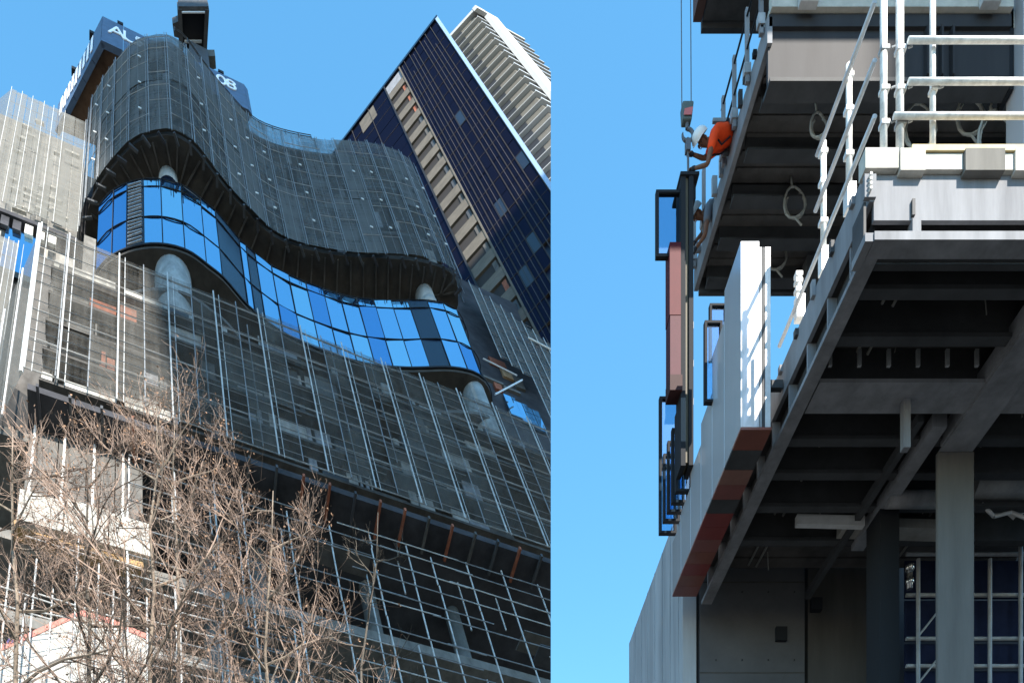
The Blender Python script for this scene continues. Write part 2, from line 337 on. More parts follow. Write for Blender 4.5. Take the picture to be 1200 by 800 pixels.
# --- lower screen
CL = 5.0
aL, bT = onc(49.5, 263, CL); aR, bT2 = onc(700, 527, CL); _, bB = onc(25, 432, CL)
bB = (bB + onc(642, 639, CL)[1]) / 2; bT = (bT + onc(587, 480, CL)[1]) / 2
ls = thing("straight_screen", W(20, bB, CL), "long straight see-through mesh screen in front of the floors below the blue glass", "screen")
poles = [onc(p, q, CL)[0] for p, q in ((82, 276), (140, 299))]; dlt = poles[1] - poles[0]
while poles[-1] < aR - dlt: poles.append(poles[-1] + dlt)
hgt = bT - bB
lev = [bB + hgt * f for f in (.03, .22, .41, .6, .79)]
flat_screen(ls, CL, aL, aR, bB, bT, poles, lev + [bT - .1], NETL, .06, 3, TUBE2)
for p in [aL] + poles:
    MB().tube(W(p + dlt * .5, bB + .2, CL + .06), W(p + dlt * .5, bT, CL + .06), .045, 5).build("pole", TUBE, ls, clip=True)
    if R.random() < .6: MB().tube(W(p + dlt * .72, bB + R.random() * 6, CL - .1), W(p + dlt * .72, bT - R.random() * 4, CL - .1), .045, 5).build("pole", TUBE, ls, clip=True)
for b in np.arange(bB + .9, bT, 1.55):
    x = aL
    while x < aR:
        l = R.uniform(4, 9)
        if R.random() < .75: MB().tube(W(x, b, CL + .1), W(min(x + l, aR), b, CL + .1), .028, 4).build("rail", TUBE, ls, clip=True)
        x += l
# return at the near-left corner
rd = unit([-.45, -.89]); 
for k in range(2):
    l0, l1 = .1 + 3.2 * k, 3.2 * (k + 1); MB().add([W(aL + rd[0] * l0, bB, CL + rd[1] * l0), W(aL + rd[0] * l1, bB, CL + rd[1] * l1), W(aL + rd[0] * l1, bT, CL + rd[1] * l1), W(aL + rd[0] * l0, bT, CL + rd[1] * l0)], [(0, 1, 2, 3)]).build("mesh_panel", NETW, ls)
    MB().tube(W(aL + rd[0] * l1, bB, CL + rd[1] * l1), W(aL + rd[0] * l1, bT, CL + rd[1] * l1), .08, 5).build("pole", GALV, ls)
MB().tube(W(aL - .18, bB - .4, CL - .1), W(aL - .18, bT + .3, CL - .1), .13, 6).build("pole", WHITE, ls)
# floors, boards and formwork seen through the lower screen (belong to the tower)
for b in lev: MB().box(aL + .8, aR, b - .35, b, -6, CL - .45, W).build("slab", CONCD, cb, clip=True)
bays = [aL + .6] + poles
for j, b in enumerate(lev):
    top_ = lev[j + 1] - .36 if j < 4 else bT - 1.2
    for i in range(len(bays) - 1):
        a0, a1 = bays[i], bays[i + 1]; pxm = proj(W((a0 + a1) / 2, (b + top_) / 2, CL))[0]
        if pxm > 640: continue
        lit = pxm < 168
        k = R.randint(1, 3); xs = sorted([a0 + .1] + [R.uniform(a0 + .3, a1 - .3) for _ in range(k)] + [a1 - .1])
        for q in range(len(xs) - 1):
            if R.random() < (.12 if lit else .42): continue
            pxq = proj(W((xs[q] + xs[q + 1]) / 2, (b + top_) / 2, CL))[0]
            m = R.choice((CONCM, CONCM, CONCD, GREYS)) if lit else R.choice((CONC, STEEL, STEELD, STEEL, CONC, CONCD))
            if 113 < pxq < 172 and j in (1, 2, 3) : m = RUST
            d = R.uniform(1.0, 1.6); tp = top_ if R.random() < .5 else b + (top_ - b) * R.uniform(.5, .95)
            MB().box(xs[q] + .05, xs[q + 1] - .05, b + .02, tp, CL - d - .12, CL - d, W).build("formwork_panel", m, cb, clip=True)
    if j == 4 or j == 0:
        for i in range(3): MB().box(bays[i] + .3 + R.random() * .3, bays[i + 1] - R.random() * .6, b + .02, b + R.uniform(.9, 1.5), CL - .75, CL - .5, W).build("upstand", SLABW, cb)
# dark underside of the lower screen
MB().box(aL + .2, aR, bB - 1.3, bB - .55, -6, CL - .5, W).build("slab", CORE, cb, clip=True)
for i in range(26):
    a0 = aL + .8 + i * 1.9; MB().bar(W(a0, bB - 1.4, CL - .1), W(a0 + .2, bB - 1.45, CL - 2.5), .16, .4, U).build("bracket", R.choice((STEELD, CONCD, CORE, STEELD, RUST)), ls, clip=True)

# --- left wing screens
CWG = -3.2
lw = thing("wing_screen", W(-2, 0, CWG), "flat sunlit pale mesh screen on the wing left of the curved tower", "screen")
wa0, wbT = onc(14, 104, CWG); wa1, _ = onc(101, 140, CWG); _, wbB = onc(40, 252, CWG)
flat_screen(lw, CWG, wa0, wa1, wbB, wbT, [wa0 + 1.1, wa0 + 2.2, wa0 + 3.4, wa0 + 4.4, wa0 + 5.6], [wbB + (wbT - wbB) * f for f in (.03, .15, .27, .4, .52, .64, .77, .9, 1)], NETW, .03, 2, TUBE2, False)
for i in range(26):
    a0 = R.uniform(wa0 + .3, wa1 - 1.4); b0 = wbB + R.uniform(1, wbT - wbB - 3); MB().box(a0, a0 + R.uniform(.7, 1.6), b0, b0 + R.uniform(.25, .6), CWG - .9, CWG - .6, W).build("stacked_board", SLABW, lw)
rd2 = unit([-.75, -.66])
for k in range(2):
    l0, l1 = 2.2 * k + .05, 2.2 * (k + 1)
    MB().add([W(wa0 + rd2[0] * l0, wbB, CWG + rd2[1] * l0), W(wa0 + rd2[0] * l1, wbB, CWG + rd2[1] * l1), W(wa0 + rd2[0] * l1, wbT, CWG + rd2[1] * l1), W(wa0 + rd2[0] * l0, wbT, CWG + rd2[1] * l0)], [(0, 1, 2, 3)]).build("mesh_panel", NETW, lw)
    MB().tube(W(wa0 + rd2[0] * l1, wbB, CWG + rd2[1] * l1), W(wa0 + rd2[0] * l1, wbT, CWG + rd2[1] * l1), .08, 5).build("pole", WHITE, lw)
wing = thing("concrete_wing", W(-4, -60, -8), "pale concrete wing of the site rising at the left edge behind the screens", "building")
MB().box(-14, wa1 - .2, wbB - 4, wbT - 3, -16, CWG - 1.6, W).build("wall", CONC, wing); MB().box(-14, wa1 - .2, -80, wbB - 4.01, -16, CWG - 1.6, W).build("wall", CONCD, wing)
MB().box(wa0, wa1, wbB - 1.2, wbB - .4, -8, CWG - .3, W).build("slab", CORE, wing)
for i in range(6):
    MB().box(wa0 + i * 1.05, wa0 + i * 1.05 + .7, wbB - 3.4, wbB - .6 - R.random(), CWG - .8, CWG - .5, W).build("edge_panel", R.choice((SLABW, CORE, SLABW, CONC)), wing)
a0, b0 = onc(8, 262, -4.0); a1, b1 = onc(40, 300, -4.0)
MB().box(a0, a1, b1 - 5, b0 - .6, -4.4, -4.0, W).build("glazing", BLUEG, wing)
fl = thing("tube_scaffold", W(-6, -30, -2), "white tube scaffold with netting at the far left edge beside the grey return", "scaffold")
fa1, fb1 = onc(22, 285, -2.6); _, fbB = onc(0, 475, -2.6)
flat_screen(fl, -2.6, fa1 - 7, fa1, fbB - 5, fb1, [fa1 - .8, fa1 - 1.6, fa1 - 2.4, fa1 - 3.2], [fb1 - k * 3.1 for k in range(9)], NETW, .04, 1, TUBE2)

# --- right flank screen
rs = thing("flank_screen", W(47, 0, 0), "dim grey mesh screen on the right flank below the navy tower", "screen")
CF = -.6
fa0, fbT = onc(548, 330, CF); fa2, fbT2 = onc(642, 402, CF); fbm = onc(610, 600, CF)[1]
e = list(np.linspace(fa0 + .1, fa2 + 2, 10))
for i in range(9):
    y1 = fbT + (fbT2 - fbT) * (e[i] - fa0) / (fa2 - fa0); y2 = fbT + (fbT2 - fbT) * (e[i + 1] - fa0) / (fa2 - fa0)
    y0 = fbT - 22 - i if i < 3 else fbm
    k = max(1, int((y1 - y0) / 9))
    for q in range(k):
        f0, f1 = q / k, (q + 1) / k
        MB().add([W(e[i] + .02, y0 + (y1 - y0) * f0 + .05, CF), W(e[i + 1] - .02, y0 + (y2 - y0) * f0 + .05, CF), W(e[i + 1] - .02, y0 + (y2 - y0) * f1, CF), W(e[i] + .02, y0 + (y1 - y0) * f1, CF)], [(0, 1, 2, 3)]).build("mesh_panel", NET, rs, clip=True)
    MB().tube(W(e[i], y0 - .3, CF + .1), W(e[i], y1 + .3, CF + .1), .055, 5).build("pole", TUBE2, rs, clip=True)
    for b in np.arange(y0 + .5, y1, 3.1): MB().tube(W(e[i], b, CF + .08), W(e[i + 1], b, CF + .08), .03, 4).build("rail", TUBE, rs, clip=True)
p0, p1 = onc(618, 398, CF), onc(660, 420, CF); MB().tube(W(*p0, CF + .2), W(*p1, CF + .2), .12, 6).build("rail", WHITE, rs, clip=True)
for (x0, y0, x1, y1) in ((566, 420, 606, 440), (580, 462, 612, 445)):
    MB().tube(W(*onc(x0, y0, CF), CF), W(*onc(x1, y1, CF), CF), .09, 5).build("brace", GALV, rs, clip=True)

for (x, y, w, h, m) in ((572, 418, 2.2, 1.6, RUST), (586, 430, 1.6, 2.4, PLY), (566, 440, 2.6, .5, CONCM), (590, 452, 2.2, .5, CONCM), (600, 440, 1.2, 3.0, GREYS), (578, 448, 1.0, 1.6, RUST)):
    a0, b0 = onc(x, y, -2.0); MB().box(a0, a0 + w, b0 - h, b0, -2.19, -2.0 + R.random() * .1, W).build("formwork_panel", m, cb, clip=True)
# --- scaffold zone at the bottom
sf = thing("birdcage_scaffold", W(20, -80, 2), "open scaffold of steel tubes on dark floors directly below the long straight screen", "scaffold")
CS = 3.2
sa0 = onc(150, 640, CS)[0]; sa1 = aR; sb1 = bB - 1.5; sb0 = onc(500, 830, CS)[1] - 4
pit = []
aa = sa0
while aa < sa1:
    for cc in (CS, CS - 1.6):
        if cc < CS and R.random() < .35: continue
        top = sb1 - R.random() * 2; bot = sb0 - 2
        ln = [bot]; 
        while ln[-1] < top: ln.append(ln[-1] + R.uniform(5, 9))
        for k in range(len(ln) - 1):
            if cc < CS and R.random() < .25: continue
            dx = R.uniform(-.06, .06); MB().tube(W(aa + dx, ln[k], cc), W(aa + dx, min(ln[k + 1], top) - .1, cc), .06, 5).build("standard", TUBE2, sf, clip=True)
    aa += R.choice((1.9, 2.6, 2.9, 3.1))
bb = sb1 - 1.2
while bb > sb0:
    x = sa0
    while x < sa1:
        l = R.uniform(5, 13)
        if R.random() < .8: MB().tube(W(x, bb + R.uniform(-.1, .1), CS + .1), W(min(x + l, sa1), bb + R.uniform(-.1, .1), CS + .1), .042, 5).build("ledger", TUBE if R.random() < .7 else TUBE2, sf, clip=True)
        x += l * R.uniform(.7, 1)
    bb -= R.choice((1.2, 1.5, 2.0))
for k in range(16):
    a0 = R.uniform(sa0, sa1 - 6); b0 = R.uniform(sb0, sb1 - 3); MB().box(a0, a0 + R.uniform(2, 5), b0, b0 + .12, CS - 1.5, CS + .0, W).build("plank", R.choice((CONCD, STEELD, GREYS)), sf, clip=True)
# slabs behind the scaffold
lo = bB - 1.3
for (pa, pb, th) in ((640, 700, 1.1), (500, 756, 1.0), (500, 835, 1.1)):
    b = onc(pa, pb, CS - 2)[1]; MB().box(sa0 - 14, sa1, b - th, b, -7, CS - 2, W).build("slab", CONCM, cb, clip=True)
for (px, py) in ((300, 640), (520, 680), (240, 600), (640, 720), (420, 640)):
    a0, b0 = onc(px, py, CS - 4); mb = MB(); mb.smooth = True; mb.tube(W(a0, -95, CS - 4.2), W(a0, bB - 1.4, CS - 4.2), .6, 16); mb.build("column", CONCM, cb, clip=True)
MB().box(-3, 30, -95, bB - 1.4, -7, -4, W).build("core_wall", CORE, cb, clip=True)
# sunlit shutters and blocks at lower left
CQ = 2.5
def px_box(x0, y0, x1, y1, c, d, name, m, root, **k):
    a0, b1 = onc(x0, y0, c); a1, b0 = onc(x1, y1, c); return MB().box(min(a0, a1), max(a0, a1), min(b0, b1), max(b0, b1), c - d, c, W).build(name, m, root, **k)
GREYS0 = mat("grey_shutter_board", (0.1, 0.095, 0.088), 0.9, noise=0.25, scale=1.5, streak=True)
a0 = onc(38, 480, CQ)[0]; bt = onc(78, 478, CQ)[1]; bb_ = onc(78, 600, CQ)[1]
for k in range(4): MB().box(a0 + k * 1.75, a0 + k * 1.75 + 1.68, bb_, bt + .3, CQ - .5, CQ - R.random() * .1, W).build("shutter_board", GREYS, cb)
for k in range(4): MB().tube(W(a0 + .3 + k * 1.8, bb_ - .5, CQ + .15), W(a0 + .3 + k * 1.8, bt + R.uniform(-2, .5), CQ + .15), .08, 5).build("prop", WHITE, cb)
a0 = onc(22, 585, CQ + .8)[0]; bt = onc(60, 580, CQ + .8)[1]
for k in range(3): MB().box(a0 + k * 2.5, a0 + k * 2.5 + 2.42, bt - 3.6, bt + R.uniform(-.3, .5), CQ - 1, CQ + .8, W).build("concrete_block", mat("light_concrete", (.32, .31, .28), .9, noise=.3, scale=1.5, streak=True), cb)
for k in range(5):
    x, y = 15 + k * 26, 606 + k * 9; a0, b0 = onc(x, y, CQ + .4); MB().box(a0, a0 + 2.4, b0 - .9, b0 - .3 + R.random() * .2, CQ - .4, CQ + .4, W).build("timber", mat("ochre_timber", (0.3, 0.19, 0.09), .85, noise=.4, scale=3), cb)
ws = thing("street_scaffold", W(-4, -70, 3), "short white scaffold standing just above the painted hoarding", "scaffold")
CH = 6.0
for (x, y0, y1) in ((-8, 640, 790), (12, 660, 790), (30, 700, 790), (43, 655, 790), (62, 690, 790), (94, 600, 800), (116, 660, 790), (133, 690, 790), (150, 650, 790), (172, 700, 800), (205, 690, 800)):
    a0, b1 = onc(x, y0, CH); MB().tube(W(a0, onc(x, y1, CH)[1], CH), W(a0, b1, CH), .045, 6).build("standard", TUBE2, ws)
for (x0, y0, x1, y1) in ((0, 689, 70, 712), (45, 698, 150, 730), (0, 710, 60, 728), (95, 645, 165, 668), (95, 688, 165, 712), (165, 690, 230, 712), (30, 630, 110, 655), (40, 718, 80, 726)):
    MB().tube(W(*onc(x0, y0, CH), CH + .1), W(*onc(x1, y1, CH), CH + .1), .035, 6).build("ledger", TUBE2, ws)

# --- rooftop sign box and crane
SGN = mat("slate_blue_cladding", (0.075, 0.115, 0.185), 0.5, noise=0.2, scale=1.0)
bS = 70.0
def top_b(px0, py0, b0, ty):
    a, c = onb(px0, py0, b0); return min(np.linspace(-40, 40, 2001), key=lambda s: abs(proj(W(a, b0 + s, c))[1] - ty)) + b0
bS0 = top_b(120, 19, bS, 47)
sg = thing("roof_sign", W(12, bS0, 0), "slate blue sign band with white letters on the roof of the curved tower", "sign")
pA, pB, pC = onb(120, 19, bS), onb(286, 99, bS), onb(68, 123, bS)
pD = (pB[0] + (pC[0] - pA[0]), pB[1] + (pC[1] - pA[1]))
pA2 = np.array(pA); 
def wall2(p, q, th, b0, b1, name, m, root):
    p = np.array(p); q = np.array(q); d = unit(q - p); nn = np.array([-d[1], d[0]]) * th
    return MB().prism([p, q, q + nn, p + nn], b0, b1, W).build(name, m, root)
ff = np.array(pB) - np.array(pA); nseg = 7
for k in range(nseg):
    wall2(np.array(pA) + ff * (k + .01) / nseg, np.array(pA) + ff * (k + .99) / nseg, -.6, bS0, bS, "cladding_panel", SGN, sg)
fs_ = np.array(pC) - np.array(pA)
for k in range(5): wall2(np.array(pA) + fs_ * (k + (.03 if k == 0 else .01)) / 5, np.array(pA) + fs_ * (k + .99) / 5, .6, bS0, bS, "cladding_panel", SGN, sg)
q_ = [np.array(pA) + .6 * unit(ff) + .6 * unit(fs_), np.array(pB) + .6 * unit(fs_), np.array(pD), np.array(pC) + .6 * unit(ff)]
MB().prism(q_, bS0 + 1.2, bS0 + 1.6, W).build("underside", mat("brown_soffit", (0.16, 0.095, 0.06), .9, noise=.3, scale=1), sg)
fr = np.array(pB) + .0 * ff
wall2(pB, np.array(pB) + unit(fs_) * 5 , .6, bS0, bS, "cladding_panel", SGN, sg)
LET = mat("white_letter", (0.85, 0.86, 0.88), .5)
def letters(txt, frac, b, size):
    d2 = unit(ff); d = d2[0] * H + d2[1] * N; up = U; nn = np.cross(d, up); p = np.array(pA) + ff * frac; base = W(p[0], b, p[1]) + nn * .08
    cu = bpy.data.curves.new("letter", 'FONT'); cu.body = txt; cu.size = size; cu.extrude = .05; cu.space_character = 1.15
    o = bpy.data.objects.new("letter_tmp", cu); dg = None
    COL.objects.link(o); bpy.context.view_layer.update()
    me = bpy.data.meshes.new_from_object(o.evaluated_get(bpy.context.evaluated_depsgraph_get())); bpy.data.objects.remove(o); bpy.data.curves.remove(cu)
    m = Matrix(((d[0], up[0], nn[0], base[0]), (d[1], up[1], nn[1], base[1]), (d[2], up[2], nn[2], base[2]), (0, 0, 0, 1)))
    me.transform(Matrix.Diagonal((.58, 1, 1, 1))); me.transform(m); me.transform(Matrix.Translation(-Vector(sg["_org"]))); me.materials.clear(); me.materials.append(LET)
    l = bpy.data.objects.new("letter", me); COL.objects.link(l); l.parent = sg
lw_ = np.linalg.norm(ff)
for ch, fr_ in zip("AUS", (.04, .13, .215)): letters(ch, fr_, bS0 + (bS - bS0) * .42, (bS - bS0) * .52)
for ch, fr_ in zip("08", (.78, .85)): letters(ch, fr_, bS0 + (bS - bS0) * .5, (bS - bS0) * .5)
for k in range(9):
    d2 = unit(fs_); p = np.array(pA) + fs_ * (.18 + k * .085); nn = np.array([d2[1], -d2[0]]) * -1
    if nn[0] > 0: nn = -nn
    q = p + nn * .05; r2 = q + d2 * .45
    MB().prism([q, r2, r2 + nn * .06, q + nn * .06], bS0 + 2 + R.random(), bS - 1.5, W).build("letter_stroke", LET, sg)
for fx, s_ in ((.12, 1), (.83, 1)):
    p = np.array(pA) + ff * fx; MB().box(p[0] - .35, p[0] + .35, bS, bS + .9, p[1] - .6, p[1] + .1, W).build("floodlight", FRAMEB, sg)
for fx in (.22, .62):
    p = np.array(pA) + fs_ * fx; MB().box(p[0] - .35, p[0] + .35, bS - .2, bS + .8, p[1] - .4, p[1] + .3, W).build("floodlight", FRAMEB, sg)
bC = 82
cr = thing("crane_deck", W(10, bC, -4), "dark underside of a tower crane machinery deck jutting above the roof", "crane")
def dk(pts, b0, b1, name, m):
    return MB().prism([onb(x, y, bC) for x, y in pts], b0, b1, W).build(name, m, cr)
dk([(212, 16), (241, 16), (239, 62), (214, 56)], bC, bC + 1.6, "deck", FRAMEB)
dk([(208, 10), (213, 10), (215, 62), (210, 58)], bC - .6, bC + 3.2, "side_girder", STEELD)
dk([(240, 10), (245, 11), (242, 66), (238, 62)], bC - .6, bC + 3.2, "side_girder", STEELD)
dk([(209, 7), (244, 7), (244, 12), (209, 12)], bC - .3, bC + 3.0, "end_girder", STEELD)
dk([(216, 46), (236, 46), (236, 48.5), (216, 48.5)], bC - 1.0, bC - .2, "cross_beam", GALVD)
dk([(213, 12.5), (240, 12.5), (240, 14), (213, 14)], bC - .9, bC - .3, "cross_beam", GALV)
dk([(202, 27), (209, 24), (210, 44), (204, 42)], bC - .5, bC + 2.5, "winch_housing", STEELD)
dk([(229, 57), (251, 57), (252, 72), (234, 76)], bC - 3.5, bC - .6, "slewing_platform", mat("crane_grey", (0.09, .095, .09), .6, noise=.3))
p = onb(231, 64, bC); MB().box(p[0] - 1.2, p[0] + 1.2, 52, bC - 2, p[1] - 1.2, p[1] + 1.2, W).build("mast", STEELD, cr)
for x in (214, 221, 228, 235, 240):
    a0, c0 = onb(x, 8, bC); MB().tube(W(a0, bC + 3, c0), W(a0, bC + 5, c0), .06, 5).build("rail_post", GALVD, cr)

# --- navy tower
def frame(V, c, depth, slope):
    u = unit(V3(V[0] - CX, F, CY - V[1])); X0, Y0 = c[0] - CX, CY - c[1]
    # a horizontal through c with this picture slope (perpendicular to u)
    A = (V[0] - CX); B = (CY - V[1])
    s = -(A * X0 + F * F + B * Y0) / (A * -1 + B * slope)
    h = unit(V3(X0 - s, F, Y0 + slope * s)); o = ray(*c) * depth
    n = np.cross(h, u)
    if n[1] > 0: n = -n
    return o, h, u, n
tO, tH, tU, tN = frame((191, -452), (512, 22), 175, -1.317)
def T(a, b, c): return tO + a * tH + b * tU + c * tN
def tonc(px, py, c=0):
    r = ray(px, py); t = ((tO @ tN) + c) / (r @ tN); p = r * t - tO; return p @ tH, p @ tU
nv = thing("navy_tower", T(20, -150, -5), "tall navy glass tower with a strip of beige recessed balconies", "building")
tw_, tb_ = tonc(380, 190)[0] + 6, -155
MB().box(0.35, tw_, tb_, 0, -20, -.35, T).build("wall", mat("navy_wall", (0.008, 0.009, 0.022), .4), nv, clip=True)
MB().box(-.25, tw_ + .3, -.1, 1.0, -20, .25, T).build("parapet", NAVYG, nv, clip=True)
MB().box(-.25, .3, tb_, -.15, -20, .2, T).build("side_sky_strip", mat("sky_reflection_blue", (0.32, .42, .58), .25, spec=.6), nv, clip=True)  # tower's narrow side, its sky reflection put in as pale blue
s0, s1 = tonc(479, 102)[0], tonc(463, 129)[0]
s2, s3 = tonc(440, 130)[0], tonc(424, 152)[0]
nfl = 26; fh = 3.6
cols = []
x = .35; 
cw = (s0 - .35) / 7
for i in range(7): cols.append((.35 + i * cw, .35 + (i + 1) * cw))
x = s1; w3 = (tw_ - s1) / 5
for i in range(5): cols.append((s1 + i * w3, s1 + (i + 1) * w3))
fl_h = -tonc(592, 385)[1] / 17.0
fh = fl_h * .82
for f in range(int(150 / fh)):
    b1 = -.6 - f * fh; b0 = b1 - fh
    for (x0, x1) in cols:
        p = proj(T((x0 + x1) / 2, b0, 0))
        if p[0] > 652 or p[1] > 430: continue
        if R.random() < .035: m = mat("blind_glass", (0.012, .013, .02), .3)
        else: m = NAVGL
        MB().box(x0 + .12, x1 - .12, b0 + .15, b1 - .12, -.3, R.uniform(-.03, .03), T).build("pane", m, nv, clip=True)
lines = mat("tan_mullion", (0.055, .045, .04), .6)
for (x0, x1) in cols:
    MB().box(x0 - .045, x0 + .045, tb_, -.2, -.3, .1, T).build("mullion", lines, nv, clip=True)
    if R.random() < .75: MB().box((x0 + x1) / 2 - .045, (x0 + x1) / 2 + .045, tb_, -R.random() * 14 - .5, -.3, .07, T).build("mullion", lines, nv, clip=True)
for f in range(1, int(150 / fh)):
    b = -.6 - f * fh
    for (x0, x1) in ((.35, s0 - .2), (s1 + .2, tw_)):
        if proj(T((x0 + x1) / 2, b, 0))[1] < 420 and R.random() < .8: MB().box(x0, x1, b - .03, b + .05, -.3, .06, T).build("transom", lines, nv, clip=True)
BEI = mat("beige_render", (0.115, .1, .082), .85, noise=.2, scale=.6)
k = 0; b = -7.0; bh = fl_h
while b > tb_:
    p = proj(T(s1, b, 0))
    if p[1] > 420: break
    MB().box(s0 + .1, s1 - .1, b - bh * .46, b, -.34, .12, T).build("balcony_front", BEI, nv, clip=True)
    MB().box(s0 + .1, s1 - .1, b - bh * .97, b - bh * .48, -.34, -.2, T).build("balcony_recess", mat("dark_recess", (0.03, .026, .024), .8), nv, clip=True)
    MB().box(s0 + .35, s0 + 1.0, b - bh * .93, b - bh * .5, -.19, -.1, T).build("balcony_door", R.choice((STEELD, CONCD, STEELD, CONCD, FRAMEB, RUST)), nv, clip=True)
    b -= bh
for (p_, q_2, m) in ((-1.2, -6.2, BEI),):
    MB().box(s0 + .1, s1 - .1, q_2, p_, -.34, -.02, T).build("balcony_front", STEEL, nv, clip=True)
MB().box(s0 - .2, s0 + .08, tb_, -.2, -.3, .2, T).build("mullion", BEI, nv, clip=True)
MB().box(s1 - .08, s1 + .2, tb_, -.2, -.3, .2, T).build("mullion", FRAMEB, nv, clip=True)
MB().box(s2, s3, -9, -1.5, -.34, .05, T).build("balcony_front", BEI, nv, clip=True)

# --- white tower
wO, wH, wU, wN = frame((191, -452), (555, 14), 235, -1.1)
_, wR, _, _ = frame((191, -452), (555, 14), 235, .56)
wR = -wR if wR[0] < 0 else wR
def T2(l, b, r): return wO + l * wH + b * wU + r * wR
wt = thing("white_tower", T2(6, -150, 10), "white apartment tower with stacked balconies rising behind the navy tower", "building")
def ll(px, py):  # solve l along left face at roof
    A_ = np.stack([wH, wU, -ray(px, py)], 1); s = np.linalg.solve(A_, -wO); return s[0], s[1]
def rr(px, py):
    A_ = np.stack([wR, wU, -ray(px, py)], 1); s = np.linalg.solve(A_, -wO); return s[0], s[1]
Ll = ll(505, 75)[0]; Rr = rr(668, 110)[0]
WHT = mat("white_render", (0.32, .32, .31), .8, noise=.06)
TAN = mat("shaded_tan_wall", (0.1, .092, .078), .85, noise=.2)  # tan wall, darkened in colour for the shade on the left faces
MB().box(.9, Ll, -150, -.3, .9, Rr, T2).build("wall", TAN, wt, clip=True)
MB().box(-.2, Ll + .2, -.2, 1.8, -.2, Rr, T2).build("parapet", WHT, wt, clip=True)
fin = rr(600, 75)[0]
fh2 = 6.4
for f in range(1, 40):
    b = -f * fh2 - .6
    p = proj(T2(0, b, 0))
    if p[1] > 330: break
    MB().box(-.2, Ll, b, b + .3, -.2, .88, T2).build("balcony_slab", WHT, wt, clip=True)
    MB().box(-.2, .88, b, b + .3, .9, Rr, T2).build("balcony_slab", WHT, wt, clip=True)
    MB().box(-.15, -.05, b + .56, b + 1.6, 0, Rr, T2).build("balustrade", mat("glass_balustrade", (.42, .45, .48), .15), wt, clip=True)
    MB().box(Ll * .35, Ll * .55, b + .6, b + fh2 - .2, .84, .89, T2).build("window", FRAMEB, wt, clip=True)
    for k in range(4): 
        r0 = 2 + k * Rr / 4; MB().box(.84, .89, b + .6, b + fh2 - .2, r0, r0 + Rr / 9, T2).build("window", STEELD, wt, clip=True)
f0 = rr(574, 26)[0]
MB().box(-1.3, -.25, -150, 1.6, f0 * .62, f0 * .62 + 3.6, T2).build("fin", WHT, wt, clip=True)
MB().box(-1.3, -.25, -1.2, 2.2, -.3, f0 * .6, T2).build("fin", WHT, wt, clip=True)

# --- hoarding at the street corner
HD = 44.0
ho = thing("painted_hoarding", at(95, 800, HD), "white street hoarding with dark graffiti and a faded red strip along its top", "hoarding")
WH2 = mat("white_hoarding", (0.33, .325, .3), .8, noise=.12, scale=1.2, streak=True)
REDS = mat("faded_red_strip", (0.42, .16, .13), .8, noise=.25, scale=3)
def hquad(x0, y0, d0, x1, y1, d1, h0, h1, name, m, push=0.0):
    p, q = at(x0, y0, d0 - push), at(x1, y1, d1 - push); th = V3(0, .12, 0)
    return MB().hexa([p - U * h1, q - U * h1, q - U * h1 + th, p - U * h1 + th, p - U * h0, q - U * h0, q - U * h0 + th, p - U * h0 + th]).build(name, m, ho)
seg = [(-60, 783, 42), (-10, 760, 43), (22, 746, 43.5), (58, 730, 44), (95, 714, 44.6), (130, 724, 46), (172, 742, 48)]
for k in range(6):
    x0, y0, d0 = seg[k]; x1, y1, d1 = seg[k + 1]
    hquad(x0 + .4, y0, d0, x1 - .4, y1, d1, .55, 6, "board", WH2); hquad(x0 + .2, y0, d0, x1 - .2, y1, d1, 0, .5, "top_strip", REDS, .06)
    hquad(x0, y0, d0, x1, y1, d1, 3.4, 3.55, "ledge", CONCD, .04); hquad(x0, y0, d0, x1, y1, d1, 4.2, 4.32, "ledge", CONCD, .04)
GRA = [mat("graffiti_violet", (0.16, .12, .3), .8), mat("graffiti_black", (0.05, .045, .06), .8)]
for k in range(46):
    x = R.uniform(2, 140); y = R.uniform(755, 790); d = np.interp(x, [s_[0] for s_ in seg], [s_[2] for s_ in seg]) - .1
    if 62 < x < 84 or k % 2: pass
    pts = [at(x + R.uniform(-5, 5), y + R.uniform(-9, 9), d) for _ in range(4)]
    mb = MB()
    for i in range(3): mb.bar(pts[i], pts[i + 1], .02, .2, U)
    mb.build("graffiti_stroke", GRA[k % 2], ho)

